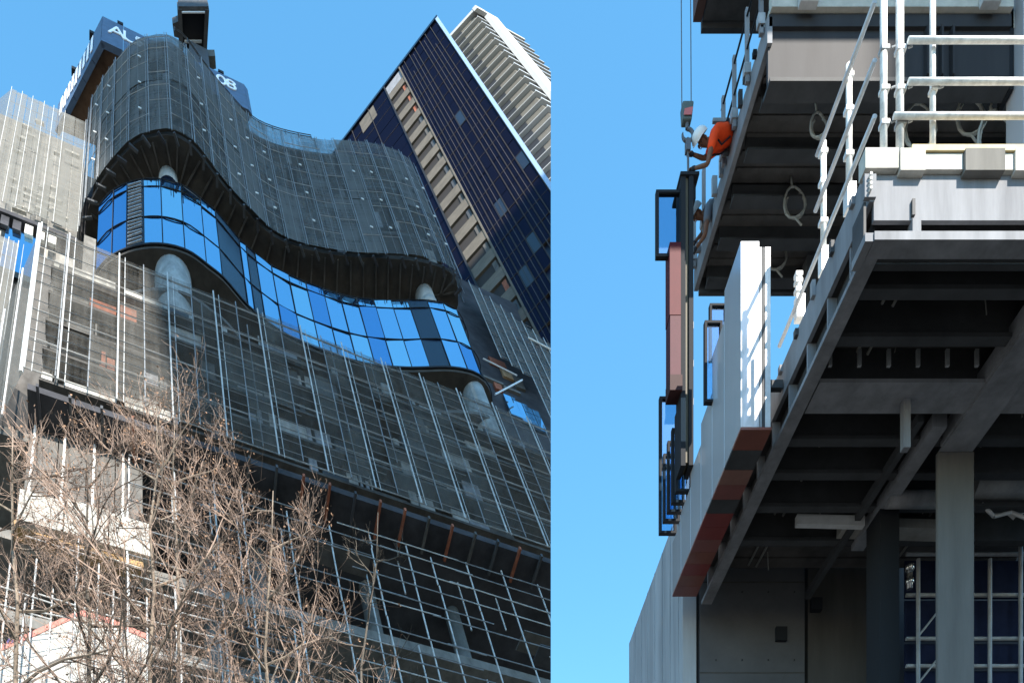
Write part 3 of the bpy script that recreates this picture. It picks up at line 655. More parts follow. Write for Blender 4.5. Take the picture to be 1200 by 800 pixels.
# --- bare trees
BARK = mat("pale_bark", (0.2, .16, .125), .9, noise=.4, scale=4)
BARKD = mat("dark_and_shaded_bark", (0.10, .085, .07), .9, noise=.4, scale=4)
TWIG = mat("tan_twig", (0.27, .195, .155), .9, noise=.35, scale=2)
DRY = mat("dry_bud", (0.26, .16, .105), .9, noise=.4, scale=2)
def tree(px, y, top_py, lean, seed, label, barkm, spread=.95, dense=.76, bud=True, twm=None):
    rr_ = random.Random(seed); base = V3((px - CX) / F * y, y, -1.7); top = at(px + lean, top_py, y)
    root = thing("bare_tree", base, label, "tree", "bare street trees")
    Ht = top[2] + 1.7; mbT = MB(); mbT.smooth = True
    limbs = []; tw_ = MB(); bd = MB()
    # trunk
    n = 14; P = []
    for i in range(n + 1):
        f = i / n; P.append(base + (top - base) * f + V3(rr_.uniform(-.12, .12), rr_.uniform(-.12, .12), 0) * (1 if 0 < i < n else 0))
    rad = [.11 * (1 - i / n) ** .8 + .012 for i in range(n + 1)]
    mbT.path(P, rad, 7); mbT.build("trunk", barkm, root)
    def grow(p, d, L, r, lv, mb):
        seg_ = 4 if lv < 3 else 3; pts = [p]; q = p.copy(); dd = d.copy(); rs_ = [r]
        for i in range(seg_):
            dd = unit(dd + V3(rr_.gauss(0, .17), rr_.gauss(0, .17), rr_.gauss(.07, .13))); q = q + dd * L / seg_; pts.append(q); rs_.append(max(.003, r * (1 - .75 * (i + 1) / seg_)))
        mb.path(pts, rs_, 5 if lv < 2 else 3)
        if lv >= 4:
            if bud:
                for _ in range(2):
                    if rr_.random() < .25:
                        c = pts[-1] + V3(rr_.gauss(0, .04), rr_.gauss(0, .04), rr_.gauss(0, .04)); s = rr_.uniform(.018, .045); a1 = unit([rr_.gauss(0, 1) for _ in range(3)]); a2 = unit(np.cross(a1, [rr_.gauss(0, 1) for _ in range(3)]))
                        bd.add([c - a1 * s, c - a2 * s * .6, c + a1 * s, c + a2 * s * .6], [(0, 1, 2, 3)])
            return
        k = {1: 7, 2: 6, 3: 4}[lv]; k = max(2, int(round(k * dense + rr_.uniform(-.7, .7))))
        for j in range(k):
            f = rr_.uniform(.3, 1.0); i = min(int(f * seg_), seg_ - 1); o = pts[i] + (pts[i + 1] - pts[i]) * (f * seg_ - i)
            ax = unit([rr_.gauss(0, 1), rr_.gauss(0, 1), rr_.gauss(.2, .8)]); nd = unit(dd * .75 + ax * .75)
            grow(o, nd, L * rr_.uniform(.42, .66), max(.0045, r * .48), lv + 1, mb if lv < 1 else tw_)
    nl = 15
    for i in range(nl):
        f = .52 + .46 * (i + rr_.random()) / nl; k = min(int(f * n), n - 1); o = P[k] + (P[k + 1] - P[k]) * (f * n - k)
        an = i * 2.4 + rr_.uniform(-.5, .5); L = spread * (1.0 - f) * 6.5 + 1.0 * spread
        d = unit(V3(math.cos(an), math.sin(an), rr_.uniform(.25, .9))); mb = MB(); grow(o, d, L, .05 * (1.15 - f) + .02, 1, mb); mb.build("limb", barkm, root)
    tw_.build("twigs", twm or TWIG, root, kind="stuff")
    if bud: bd.build("buds", DRY, root, kind="stuff")
    return root
tree(158, 22, 478, 25, 3, "tall pale bare tree whose straight trunk passes the end of the hoarding", BARK, 1.1, .95)
tree(215, 24, 492, -10, 5, "bushy bare tree just right of the tallest pale trunk", BARK, 1.1, .95)
tree(120, 21, 520, -18, 8, "dark stemmed bare tree standing before the white hoarding", BARKD, .95, .8)
tree(35, 20, 500, -20, 12, "bare tree at the left edge in front of the hoarding", BARK, .95, .85)
tree(290, 23, 575, 30, 15, "smaller bare tree right of the bushy one before the scaffold", BARK, .95, .85)
tree(368, 30, 600, 75, 21, "thin dark bare tree leaning right before the scaffold", BARKD, .7, .5, False, BARKD)  # dark bark and twigs here stand in for shade on the branches

exec_right = True
# ================================================================== right site (axis aligned; x right, y away, z up)
XF = 5.47
sb = thing("steel_building", (7.5, 12, -1.7), "unfinished steel framed building with open floors seen from below", "building")
def B(name, m, *box, parent=sb, **k): return MB().box(*box).build(name, m, parent, **k)
XR = 11.5
# lower floor: front beam etc. (front plane y = 10.5)
y0 = 10.5
def fx(px): return (px - CX) / F * y0
def fz(py): return (CY - py) / F * y0
B("floor_deck", DECK, XF + .12, XR, y0 + .3, 16.9, 12.42, 12.52)
B("floor_slab", SLABW, XF + .05, XR, y0 + .1, 16.9, 12.53, 12.78)
B("edge_beam", STEEL, fx(1025), XR, y0 + .02, y0 + .07, fz(256), fz(203))
B("edge_plate", STEEL, fx(1012), fx(1025.5), y0 - .03, y0 + .02, fz(234), fz(207))
for k in range(4):
    z = fz(211 + k * 5.6); mb = MB(); mb.tube(V3(fx(1017.5), y0 - .075, z), V3(fx(1017.5), y0 - .03, z), .018, 6); mb.build("bolt", WHITE, sb)
B("beam_bottom_flange", STEEL, fx(1022), XR, y0 - .06, y0 + .16, fz(287), fz(277))
B("beam_recess", STEELD, XF + .1, XR, y0 + .3, y0 + .36, fz(278), fz(254))
B("stiffener", STEEL, fx(1069), fx(1079), y0 - .01, y0 + .1, fz(277), fz(256.5))
B("flange_end", STEEL, fx(1012), fx(1021.5), y0 - .04, y0 + .3, fz(287), fz(277))
B("web_end", STEELD, fx(1013), fx(1016), y0 + .02, y0 + .3, fz(277), fz(234.5))
B("stiffener", STEELD, fx(1068.5), fx(1072), y0 - .015, y0 + .02, fz(253), fz(234))
for (x0, x1, yt, yb, m, d, nm) in ((1012, 1050.5, 178.5, 202, SLABW, .16, "slab_edge_block"), (1052, 1081, 181, 206.5, SLABW, .22, "slab_edge_block"), (1081.5, 1126.5, 184, 202.5, SLABW, .12, "slab_edge_block"), (1127, 1173, 182.5, 208, CONCM, .26, "slab_edge_block"), (1173.5, 1185.5, 184, 203, SLABW, .12, "slab_edge_block"), (1186, 1235, 181, 207, SLABW, .22, "slab_edge_block")):
    B(nm, m, fx(x0), fx(x1), y0 - d * .3, y0 + .12, fz(yb), fz(yt))
B("edge_timber", mat("yellow_edge_board", (0.62, .5, .28), .8, noise=.25), fx(1066), XR, y0 - .06, y0 + .2, fz(183), fz(176))
# left edge channel of the lower floor
B("edge_channel", STEEL, XF - .02, XF + .04, y0, 16.9, 12.22, 12.72)
B("edge_channel_web", STEELD, XF + .12, XF + .16, y0 + .2, 16.9, 11.78, 12.21)
B("edge_flange", STEEL, XF - .03, XF + .17, y0 + .17, 16.9, 11.70, 11.77)
yy = y0 + .5
while yy < 16.6:
    B("stiffener", STEEL, XF - .005, XF + .12, yy, yy + .03, 11.775, 12.215); yy += .62
for k, yy in enumerate(np.arange(y0 + .35, 16.7, .55)):
    B("edge_bracket", STEELD if k % 2 else STEEL, XF - .07, XF - .021, yy, yy + .07, 12.6, 12.6 + R.choice((.1, .16, .22)))
# cross beams under the deck
for i, (py, big) in enumerate(((300, 0), (335, 0), (391, 0), (446, 1), (511, 0), (551, 0), (590, 0), (630, 0))):
    y = 11.86 / (CY - py) * 1000
    z0 = 11.78 if big else 11.86
    B("floor_beam", STEELD, XF + .2, XR, y + .05, y + .1, z0, 12.415); B("beam_flange", STEEL if big else STEELD, XF + .2, XR, y - .02 - .1 * big, y + .12 + .25 * big, z0 - .06, z0 - .003)
    if big: B("beam_web", STEEL, XF + .35, 7.6, y + .32, y + .35, z0 - .0, z0 + .26)
# deck ribs, lightly
for y in np.arange(10.9, 16.8, .3): B("deck_rib", DECK, XF + .22, XR, y, y + .09, 12.385, 12.419)
# main beam along the depth and columns
zb = 11.7
xl, xr = .69 * zb, .733 * zb
B("main_beam", STEEL, xl, xr, 10.9, 13.5, zb - .02, zb + .03); B("main_beam", STEEL, (xl + xr) / 2 - .03, (xl + xr) / 2 + .03, 10.9, 13.4, zb + .031, 12.38)
B("main_beam", STEEL, xl - .02, xl + .03, 10.9, 13.38, zb + .031, zb + .3)
B("column", mat("shade_grey_steel", (0.125, .122, .118), .7, noise=.25, scale=2, streak=True), 8.03, 8.60, 13.4, 13.47, -1.7, zb - .025, bevel=.012)  # column colour darkened to stand for the shade under the slab
B("column_web", STEELD, 8.3, 8.33, 13.475, 13.9, -1.7, zb + .3)
B("column", FRAMEB, 7.73, 8.06, 14.55, 15.0, -1.7, zb + .1)
def plank(p, q, w, h, m, name): return MB().bar(p, q, w, h).build(name, m, sb)
plank(V3(7.5, 12.95, zb + .1), V3(7.5, 16.8, zb + .1), .1, .14, STEELD, "main_beam"); plank(V3(7.82, 13.0, zb + .1), V3(7.82, 15.5, zb + .1), .22, .2, STEEL, "main_beam")
p = at(1061, 470, 12.6); B("hanger", STEEL, p[0] - .05, p[0] + .05, 12.55, 12.65, at(1061, 527, 12.6)[2], p[2])
plank(at(933, 610, 14.9), at(1012, 612, 14.9), .1, .17, GALV, "service_tray"); plank(at(985, 618, 15.2), at(1120, 622, 15.2), .3, .16, CONC, "service_tray")
mb = MB(); mb.tube(at(1140, 567, 14.6), at(1240, 567, 14.6), .22, 12); mb.smooth = True; mb.build("duct", GALVD, sb)
mb = MB(); mb.tube(at(1040, 585, 14.4), at(1100, 585, 14.4), .13, 12); mb.smooth = True; mb.build("duct", STEEL, sb)
for k in range(4):
    plank(at(1150 + k * 14, 596 + (k % 2) * 6, 14.9), at(1162 + k * 14, 596 + (k % 3) * 5, 14.9), .05, .07, GALV, "pipe_bracket")
CONDUIT = mat("conduit_grey", (.3, .3, .29), .6, noise=.2)
for (x, za) in ((6.3, 12.33), (6.45, 12.3), (9.1, 12.3)):
    mb = MB(); mb.smooth = True; mb.tube(V3(x, 10.95, za), V3(x, 16.7, za), .022, 8); mb.build("conduit", CONDUIT, sb)
for k in range(26):
    x = R.uniform(5.9, 9.5); y = R.uniform(11, 16.5); z = 12.38; l = R.uniform(.06, .35); mb = MB(); mb.tube(V3(x, y, z), V3(x + R.uniform(-.02, .02), y, z - l), .009, 6); mb.build("hanger_rod", CONDUIT, sb)
for (px, py) in ((1108, 505), (1132, 505), (1108, 516), (1132, 516)):
    p = at(px, py, 13.36); MB().box(p[0] - .02, p[0] + .02, 13.32, 13.37, p[2] - .02, p[2] + .02).build("bolt", GALVD, sb)
for k in range(40):
    y = 11 + k * .14; MB().box(XF + .03, XF + .042, y, y + .03, 12.3, 12.33).build("bolt", GALVD, sb) if k % 3 else None
for k in range(9):
    x = 5.75 + k * .42; MB().box(x, x + .05, 12.2, 12.235, 11.86, 12.1).build("cleat", GALVD, sb)
mb = MB(); mb.smooth = True; mb.path([at(1150, 590, 14.7), at(1165, 605, 14.7), at(1185, 600, 14.7), at(1215, 612, 14.7)], .03, 8); mb.build("flexible_pipe", GALV, sb)
# concrete walls at the bottom
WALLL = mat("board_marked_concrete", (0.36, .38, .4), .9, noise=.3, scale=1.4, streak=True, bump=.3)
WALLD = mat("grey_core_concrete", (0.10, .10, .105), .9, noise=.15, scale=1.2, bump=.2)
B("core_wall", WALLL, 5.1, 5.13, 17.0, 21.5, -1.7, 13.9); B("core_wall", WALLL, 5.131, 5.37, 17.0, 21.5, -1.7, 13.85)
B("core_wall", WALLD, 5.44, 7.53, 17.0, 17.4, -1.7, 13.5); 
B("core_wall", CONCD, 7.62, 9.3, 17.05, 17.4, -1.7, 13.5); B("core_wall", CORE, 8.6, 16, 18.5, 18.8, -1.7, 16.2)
B("outlet_box", FRAMEB, at(908, 730, 17)[0], at(921, 730, 17)[0], 16.93, 16.99, at(900, 752, 17)[2], at(900, 736, 17)[2])
B("outlet_box", FRAMEB, at(950, 730, 17)[0], at(962, 730, 17)[0], 16.93, 17.04, at(900, 716, 17)[2], at(900, 702, 17)[2])
for k in range(4):
    for q in range(5):
        z = 6.6 + q * 1.35; MB().box(5.75 + k * .52, 5.775 + k * .52, 16.985, 16.999, z, z + .025).build("tie_hole", CORE, sb)
for z in (8.2, 10.4, 12.2): MB().box(5.44, 7.53, 16.992, 16.999, z, z + .02).build("pour_joint", CONCD, sb)
for k in range(7): # plank joints of the left wall as narrow battens
    B("formwork_ridge", WALLL, 5.085, 5.099, 17.25 + k * .6, 17.27 + k * .6, -1.7, 13.88)
# upper floor
y1, ZU = 13.6, 18.42
def ux(px): return (px - CX) / F * y1
def uz(py): return (CY - py) / F * y1
B("floor_deck", DECK, XF + .1, XR + 2, y1 + .2, 17.4, ZU + .2, ZU + .3)
B("floor_slab", SLABW, XF + .02, XR + 2, y1 + .1, 17.4, ZU + .31, ZU + .58)
B("edge_channel", STEEL, XF - .02, XF + .06, y1 + .05, 17.4, ZU, ZU + .42)
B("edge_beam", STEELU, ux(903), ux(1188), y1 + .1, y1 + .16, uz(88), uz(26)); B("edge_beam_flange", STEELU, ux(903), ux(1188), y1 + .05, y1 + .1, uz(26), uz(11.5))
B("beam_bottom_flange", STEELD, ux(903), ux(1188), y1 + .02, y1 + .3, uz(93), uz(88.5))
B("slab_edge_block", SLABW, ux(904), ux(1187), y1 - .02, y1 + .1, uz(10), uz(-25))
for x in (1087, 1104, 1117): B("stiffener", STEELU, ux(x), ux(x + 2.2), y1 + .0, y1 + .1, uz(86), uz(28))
B("column", mat("pale_grey_steel", (.4, .4, .42), .5), ux(1194), ux(1216), y1 - .1, y1 + .3, fz(180), uz(-60))
B("beam_recess", FRAMEB, ux(1188.2), ux(1193), y1 + .1, y1 + .4, uz(95), uz(0))
for (a, b_) in ((934, 955), (1146, 1167)): B("edge_bracket", GALV, ux(a), ux(b_), y1 - .14, y1 - .03, uz(15), uz(-1))
for y in (14.3, 15.0, 15.7, 16.4, 17.1):
    B("floor_beam", STEELD, XF + .15, XR + 2, y, y + .05, ZU - .1, ZU + .19); B("beam_flange", STEELD, XF + .15, XR + 2, y - .08, y + .13, ZU - .14, ZU - .103)
for y in np.arange(13.95, 17.35, .25): B("deck_rib", DECK, XF + .15, XR + 2, y, y + .08, ZU + .165, ZU + .199)
B("end_beam", STEELD, XF + .07, XR + 2, 17.32, 17.4, ZU - .1, ZU + .199)
for k, yy in enumerate(np.arange(y1 + .15, 17.3, .32)):
    B("edge_bracket", R.choice((STEELD, FRAMEB, STEEL, GALVD)), XF - .08 - R.random() * .05, XF - .021, yy, yy + .06, ZU + .3 + R.random() * .1, ZU + .46 + R.random() * .25)
# balustrade on the upper edge
bl = thing("edge_balustrade", (XF, 15, ZU + .5), "dark wire balustrade with grey posts along the edge of the upper floor", "balustrade")
for yy in (13.75, 14.35, 14.95, 15.5, 16.6, 17.2):
    MB().box(XF - .1, XF - .04, yy, yy + .06, ZU + .3, ZU + 1.55).build("post", STEEL, bl); MB().box(XF - .13, XF - .02, yy - .02, yy + .08, ZU + .43, ZU + .6).build("post_foot", GALVD, bl)
for z in (.85, 1.4): MB().tube(V3(XF - .08, 13.4, ZU + z), V3(XF - .08, 15.6, ZU + z), .018, 6).build("wire", FRAMEB, bl)
p = at(845, 146, 15.5); MB().bar(V3(p[0] - .17, 15.45, p[2]), V3(p[0] + .16, 15.45, p[2]), .05, .06).build("cross_bar", STEEL, bl)
# topmost floor
B("floor_deck", DECK, 5.62, XR + 4, 9, 17.4, 23.93, 24.1); B("edge_channel", mat("brown_edge", (.12, .07, .06), .6), 5.43, 5.6, 9, 17.4, 23.9, 24.4)
B("end_beam", STEELD, 5.62, XR + 4, 17.41, 17.5, 23.8, 24.1)
# rear columns holding the floors
for x in (7.4, 10.5): B("column", STEELD, x, x + .35, 16.6, 16.95, 12.8, ZU - .14)

# hanging cable loops under the upper floor
CAB = mat("grey_cable", (.3, .3, .28), .7)
def loop(px, py, y, drop, r, label):
    t = thing("hanging_cable", at(px, py, y), label, "cable", "cables hanging from the upper floor"); p = at(px, py, y); q = p - V3(0, 0, drop); mb = MB(); mb.smooth = True
    mb.path([p, p - V3(.02, 0, drop * .5), q], .018, 6); mb.build("lead", CAB, t)
    m2 = MB(); m2.smooth = True; c = q - V3(-r * .2, 0, r)
    m2.path([c + V3(math.sin(a) * r * .7, .03 * math.sin(a * 2), math.cos(a) * r) for a in np.linspace(0, 2 * math.pi, 15)], .02, 6)
    m2.path([c + V3(math.sin(a) * r * .62 + .03, .05, math.cos(a) * r * .9) for a in np.linspace(.4, 5.6, 13)], .016, 6); m2.path([c - V3(0, 0, r), c + V3(.12, 0, -r * 1.5)], .018, 6)
    m2.build("coil", CAB, t)
loop(957, 97, 14.2, .5, .2, "cable hanging from the upper floor with a round coil, nearest the grey front beam")
loop(928, 187, 15.6, .5, .28, "cable hanging lower left with a long drooping coil beside the second white post")
loop(906, 262, 16.8, .3, .3, "cable hanging behind the top of the white facade panel")
loop(1073, 97, 14.2, .35, .38, "thin cable behind the guard rail beside its inner corner post")
loop(1133, 97, 14.2, .2, .33, "thin cable hung behind the middle of the white guard rail")
loop(1162, 122, 14.0, .1, .45, "wide cable loop behind the right part of the white guard rail")

# guard rail of white tubes
gr = thing("guard_rail", (fx(1036), y0, 12.8), "white tube guard rail round the corner of the lower floor", "guard rail")
def tb(p, q, r, name, m=WHITE): mb = MB(); mb.smooth = True; return mb.tube(p, q, r, 10).build(name, m, gr)
yr = y0 + .02
def gx(px, y=yr): return (px - CX) / F * y
def gz(py, y=yr): return (CY - py) / F * y
for (x, t, b, r) in ((1035.5, -60, 183, .042), (1054.5, -70, 185, .046), (1093, -60, 186, .034)):
    pst = tb(V3(gx(x), yr, gz(b)), V3(gx(x), yr, gz(t)), r, "post")
    for zz in (60, 107, 147):
        if x > 1080 and zz != 107: continue
        c = V3(gx(x), yr, gz(zz)); MB().box(c[0] - r * 1.15, c[0] + r * 1.4, yr - .05, yr + .045, c[2] - .03, c[2] + .03).build("coupler", R.choice((GALV, WHITE, GALVD)), pst, bevel=.01)
        mb = MB(); mb.tube(c + V3(r * 1.9, -.03, 0), c + V3(r * 1.9 + .05, -.03, .02), .012, 6); mb.build("bolt", GALVD, pst)
for py in (57.5, 105.5, 145.5): tb(V3(gx(1043 if py == 145.5 else 1060), yr - .08, gz(py)), V3(gx(1260), yr - .08, gz(py)), .033, "rail")
xs = gx(1036)
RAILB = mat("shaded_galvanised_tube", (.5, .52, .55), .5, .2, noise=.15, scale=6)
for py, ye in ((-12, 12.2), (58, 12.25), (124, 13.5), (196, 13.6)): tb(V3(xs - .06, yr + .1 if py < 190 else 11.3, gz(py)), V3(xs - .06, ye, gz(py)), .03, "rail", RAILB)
for (x, t, b) in ((995, 76, 218), (965, 167, 292), (936, 320, 348), (948, 225, 300)):
    y = xs / (x - CX) * 1000
    if x == 948: continue
    pst = tb(V3(xs, y, gz(b, y)), V3(xs, y, gz(t, y)), .04, "post")
    for f in (.25, .62, .9):
        z = gz(b, y) + (gz(t, y) - gz(b, y)) * f; MB().box(xs - .06, xs + .05, y - .045, y + .05, z - .035, z + .035).build("coupler", GALV, pst, bevel=.01)
    MB().box(xs - .05, xs + .07, y - .06, y + .06, gz(b, y) - .35, gz(b, y) - .003).build("post_socket", GALV, pst)

# facade panels
WPAN = mat("white_panel", (.52, .54, .57), .16, noise=.05, scale=2, streak=True, spec=.5)
TER = [mat("terracotta_panel_%d" % k, c, .3, spec=.4, noise=.12, scale=3) for k, c in enumerate(((.19, .065, .045), (.22, .11, .085), (.19, .035, .03), (.2, .07, .06)))]
Zb, Zt = 11.6, 14.42
ords = ["nearest white facade panel, its sunlit end face towards the viewer", "second white facade panel behind the sunlit end", "third white facade panel along the building edge", "fourth white facade panel along the building edge", "fifth white facade panel, next to the far end", "farthest white facade panel, above the light concrete wall"]
ys = [12.9, 13.62, 14.2, 14.78, 15.36, 15.94, 16.5]
tops = [14.42, 13.95, 13.35, 13.0, 12.75, 12.6]
for k in range(6):
    t = thing("facade_panel", (4.9, ys[k], Zb), ords[k], "facade panel", "white facade panels along the lower floor")
    MB().box(4.75, 5.03, ys[k] + .004, ys[k + 1] - .004, Zb + .012, tops[k]).build("face", WPAN, t, bevel=.004)
    for (x, w, m) in ((5.045, .035, GALVD), (5.09, .03, STEELD), (5.13, .08, GALV)): MB().box(x, x + w, ys[k] + .03, ys[k + 1] - .03, Zb + .03, tops[k] - .06).build("frame_rail", m, t)
    n = 2; 
    for q in range(2):
        s0_, s1_ = ys[k] + (ys[k + 1] - ys[k]) * q / 2, ys[k] + (ys[k + 1] - ys[k]) * (q + 1) / 2
        MB().box(4.752, 5.215, s0_ + .002, s1_ - .002, Zb - .03, Zb + .01).build("base_trim", (TER[0], STEELD, TER[1], TER[3], STEELD, TER[2], TER[2], TER[3], TER[0], TER[2], TER[0], TER[3])[k * 2 + q], t)
    MB().box(5.04, 5.2, ys[k] + .1, ys[k] + .16, Zb + .4, Zb + .55).build("bracket", STEELD, t); MB().box(5.215, XF - .04, ys[k] + .1, ys[k] + .18, 12.3, 12.42).build("bracket", STEELD, t)
    for zz in (.5, 1.5, 2.4):
        if Zb + zz < tops[k]: MB().box(5.215, 5.24, ys[k] + .12, ys[k] + .2, Zb + zz, Zb + zz + .12).build("clip", GALV, t)
PANE = mat("window_glass", (.12, .2, .32), .05, spec=.6, alpha=1)
def sky_glass():
    m = bpy.data.materials.new("clear_tinted_glass"); m.use_nodes = True; t = m.node_tree; n = t.nodes; n.clear(); o = n.new("ShaderNodeOutputMaterial"); mx = n.new("ShaderNodeMixShader"); tr = n.new("ShaderNodeBsdfTransparent"); gl = n.new("ShaderNodeBsdfGlossy")
    tr.inputs[0].default_value = (.62, .8, .94, 1); gl.inputs[1].default_value = .02; mx.inputs[0].default_value = .12; t.links.new(tr.outputs[0], mx.inputs[1]); t.links.new(gl.outputs[0], mx.inputs[2]); t.links.new(mx.outputs[0], o.inputs[0]); return m
SKG = sky_glass()
def casement(px0, py0, px1, py1, y, label, fw=.05, dep=.08, glass=True):
    """a glazed sash standing out square to the facade"""
    x0, x1 = at(px0, 0, y)[0], at(px1, 0, y)[0]; z1, z0 = at(0, py0, y)[2], at(0, py1, y)[2]
    t = thing("window_sash", ((x0 + x1) / 2, y, z0), label, "window", "dark framed sashes standing out from the facade")
    for (a, b, c, d) in ((x0, x0 + fw, z0, z1), (x1 - fw, x1, z0, z1), (x0 + fw, x1 - fw, z0, z0 + fw), (x0 + fw, x1 - fw, z1 - fw, z1)): MB().box(a, b, y, y + dep, c, d).build("frame", FRAMEB, t)
    if glass: MB().box(x0 + fw, x1 - fw, y + dep * .4, y + dep * .5, z0 + fw, z1 - fw).build("pane", SKG, t)
    return t
casement(769, 222, 800, 300, 15.25, "tall dark framed sash standing out left of the hanging panel's top", .05)
for k, (a, b, c, d) in enumerate(((792, 484, 812, 575), (787.5, 501, 808, 588), (782.5, 516, 803, 599), (777.5, 531, 797, 610), (773, 545, 793, 624))):
    casement(a, b, c, d, 15.5 + k * .26, "%s dark framed sash in the receding row under the red panel" % ("nearest second third fourth farthest".split()[k]), .045)
casement(773, 464, 800, 546, 16.62, "dark framed sash directly below the foot of the red panel", .05)
casement(826, 375, 847, 470, 14.15, "dark framed sash left of the white panel, the nearer of two", .04); casement(832, 355, 852, 420, 14.45, "dark framed sash left of the white panel, the farther and higher of two", .035)
# panel being lowered by the crane
hp = thing("lifted_facade_unit", at(800, 460, 15.2), "long red and black facade unit hanging upright from the crane hook", "facade panel")
def hb(x0, y0_, x1, y1_, d0, d1, name, m, **k):
    return MB().box(at(x0, 0, 15.2)[0], at(x1, 0, 15.2)[0], 15.2 + d0, 15.2 + d1, at(0, y1_, 15.2)[2], at(0, y0_, 15.2)[2]).build(name, m, hp, **k)
hb(798, 204, 803.5, 545, 0, .3, "mullion_rail", FRAMEB); hb(804, 205, 807, 540, .03, .3, "frame_rail", mat("bronze_rail", (.09, .075, .05), .5)); hb(807.3, 204, 812.5, 545, -.01, .3, "frame_rail", FRAMEB)
hb(797, 203, 819, 206.5, -.03, .5, "head_rail", FRAMEB); hb(813, 207, 817.5, 225, .1, .5, "gusset", FRAMEB)
hb(784.5, 285, 797.5, 370, -.02, .25, "cladding", mat("red_cladding", (.07, .007, .012), .55, noise=.1)); hb(785, 371, 797.5, 440, -.02, .25, "cladding", mat("dusty_red_cladding", (.06, .014, .022), .55, noise=.12)); hb(784.5, 441, 799, 459, -.04, .25, "cladding", mat("dark_red_cladding", (.04, .018, .018), .6))
for k in range(6): hb(813, 235 + k * 45, 815, 243 + k * 45, .1, .4, "clip", GALVD)
# crane hook
hk = thing("crane_hook", at(806, 135, 15.25), "small crane hook block with a round hook hanging on two thin ropes", "crane hook")
ROPE = mat("steel_rope", (.12, .13, .15), .5)
for (a, b) in ((797, 799), (808, 810)): MB().tube(at(b, 126, 15.25), at(a, -260, 15.25), .009, 6).build("rope", ROPE, hk)
def hdisc(px, py, r, th, name, m, sq=1.0):
    c = at(px, py, 15.25); mb = MB(); mb.smooth = False; mb.tube(c - V3(0, th, 0), c + V3(0, th, 0), r, 14); return mb.build(name, m, hk)
c = at(805, 129, 15.25)
MB().hexa([c + V3(-.09, -.07, -.24), c + V3(.07, -.07, -.24), c + V3(.07, .07, -.24), c + V3(-.09, .07, -.24), c + V3(-.1, -.09, .06), c + V3(.1, -.09, .06), c + V3(.1, .09, .06), c + V3(-.1, .09, .06)]).build("block", mat("hook_block_grey", (.10, .13, .13), .5), hk, bevel=.02)
MB().hexa([c + V3(-.085, -.095, -.2), c + V3(.05, -.095, -.2), c + V3(.06, -.091, -.2), c + V3(-.08, -.091, -.2), c + V3(-.07, -.1, -.1), c + V3(.08, -.1, -.06), c + V3(.08, -.091, -.06), c + V3(-.07, -.091, -.1)]).build("stripe", mat("red_stripe", (.55, .16, .16), .5), hk)
MB().tube(c + V3(0, 0, -.24), c + V3(0, 0, -.34), .03, 8).build("shank", ROPE, hk)
mb = MB(); mb.smooth = True; cc = c + V3(.015, 0, -.45); mb.path([cc + V3(math.sin(a) * .095, 0, math.cos(a) * .11) for a in np.linspace(-.1, 5.1, 16)], [.03] * 12 + [.026, .022, .018, .012], 8); mb.build("hook", ROPE, hk)
MB().tube(at(806, 162, 15.25), at(806.5, 204, 15.25), .02, 6).build("sling", ROPE, hk); MB().box(*(lambda p: (p[0] - .04, p[0] + .04, 15.2, 15.3, p[2] - .1, p[2] + .1))(at(806, 172, 15.25))).build("shackle", ROPE, hk)

# net-covered scaffold at bottom right
bs = thing("netted_scaffold", at(1150, 790, 16), "blue netted scaffold with grey rails behind the grey steel column", "scaffold")
BN = mat("blue_net", (.01, .014, .036), .9, noise=.3, scale=3)
yv = 15.8
for (x0, x1) in ((1064, 1100), (1140, 1190), (1190, 1240)):
    for (t, b) in ((652, 696), (699, 746), (750, 778), (782, 830)): MB().box(at(x0, 0, yv)[0], at(x1, 0, yv)[0], yv + .1, yv + .13, at(0, b, yv)[2], at(0, t, yv)[2]).build("net_panel", BN, bs)
for py in (649, 697, 748, 780): MB().tube(at(1062, py, yv), at(1245, py, yv), .035, 8).build("rail", GALVD, bs)
for px in (1076, 1160, 1196): MB().tube(at(px, 560 if px > 1190 else 655, yv - .1), at(px, 840, yv - .1), .035, 8).build("post", GALVD, bs)
for (a, b, c, d) in ((1076, 745, 1100, 715), (1076, 800, 1100, 770)): MB().tube(at(a, b, yv - .05), at(c, d, yv - .05), .02, 6).build("brace", GALVD, bs)
mb = MB(); mb.smooth = True
lp = thing("pipe_coupling", at(1066, 676, 15.5), "small shiny metal coupling at the top of the netted scaffold's left post", "pipe fitting")
for (p_a, p_b, r_) in ((664, 690, .05), (662, 668, .075), (678, 684, .07)): mb.tube(at(1066, p_b, 15.5), at(1066, p_a, 15.5), r_, 10)
mb.build("body", mat("polished_metal", (.7, .7, .7), .2, .9), lp)

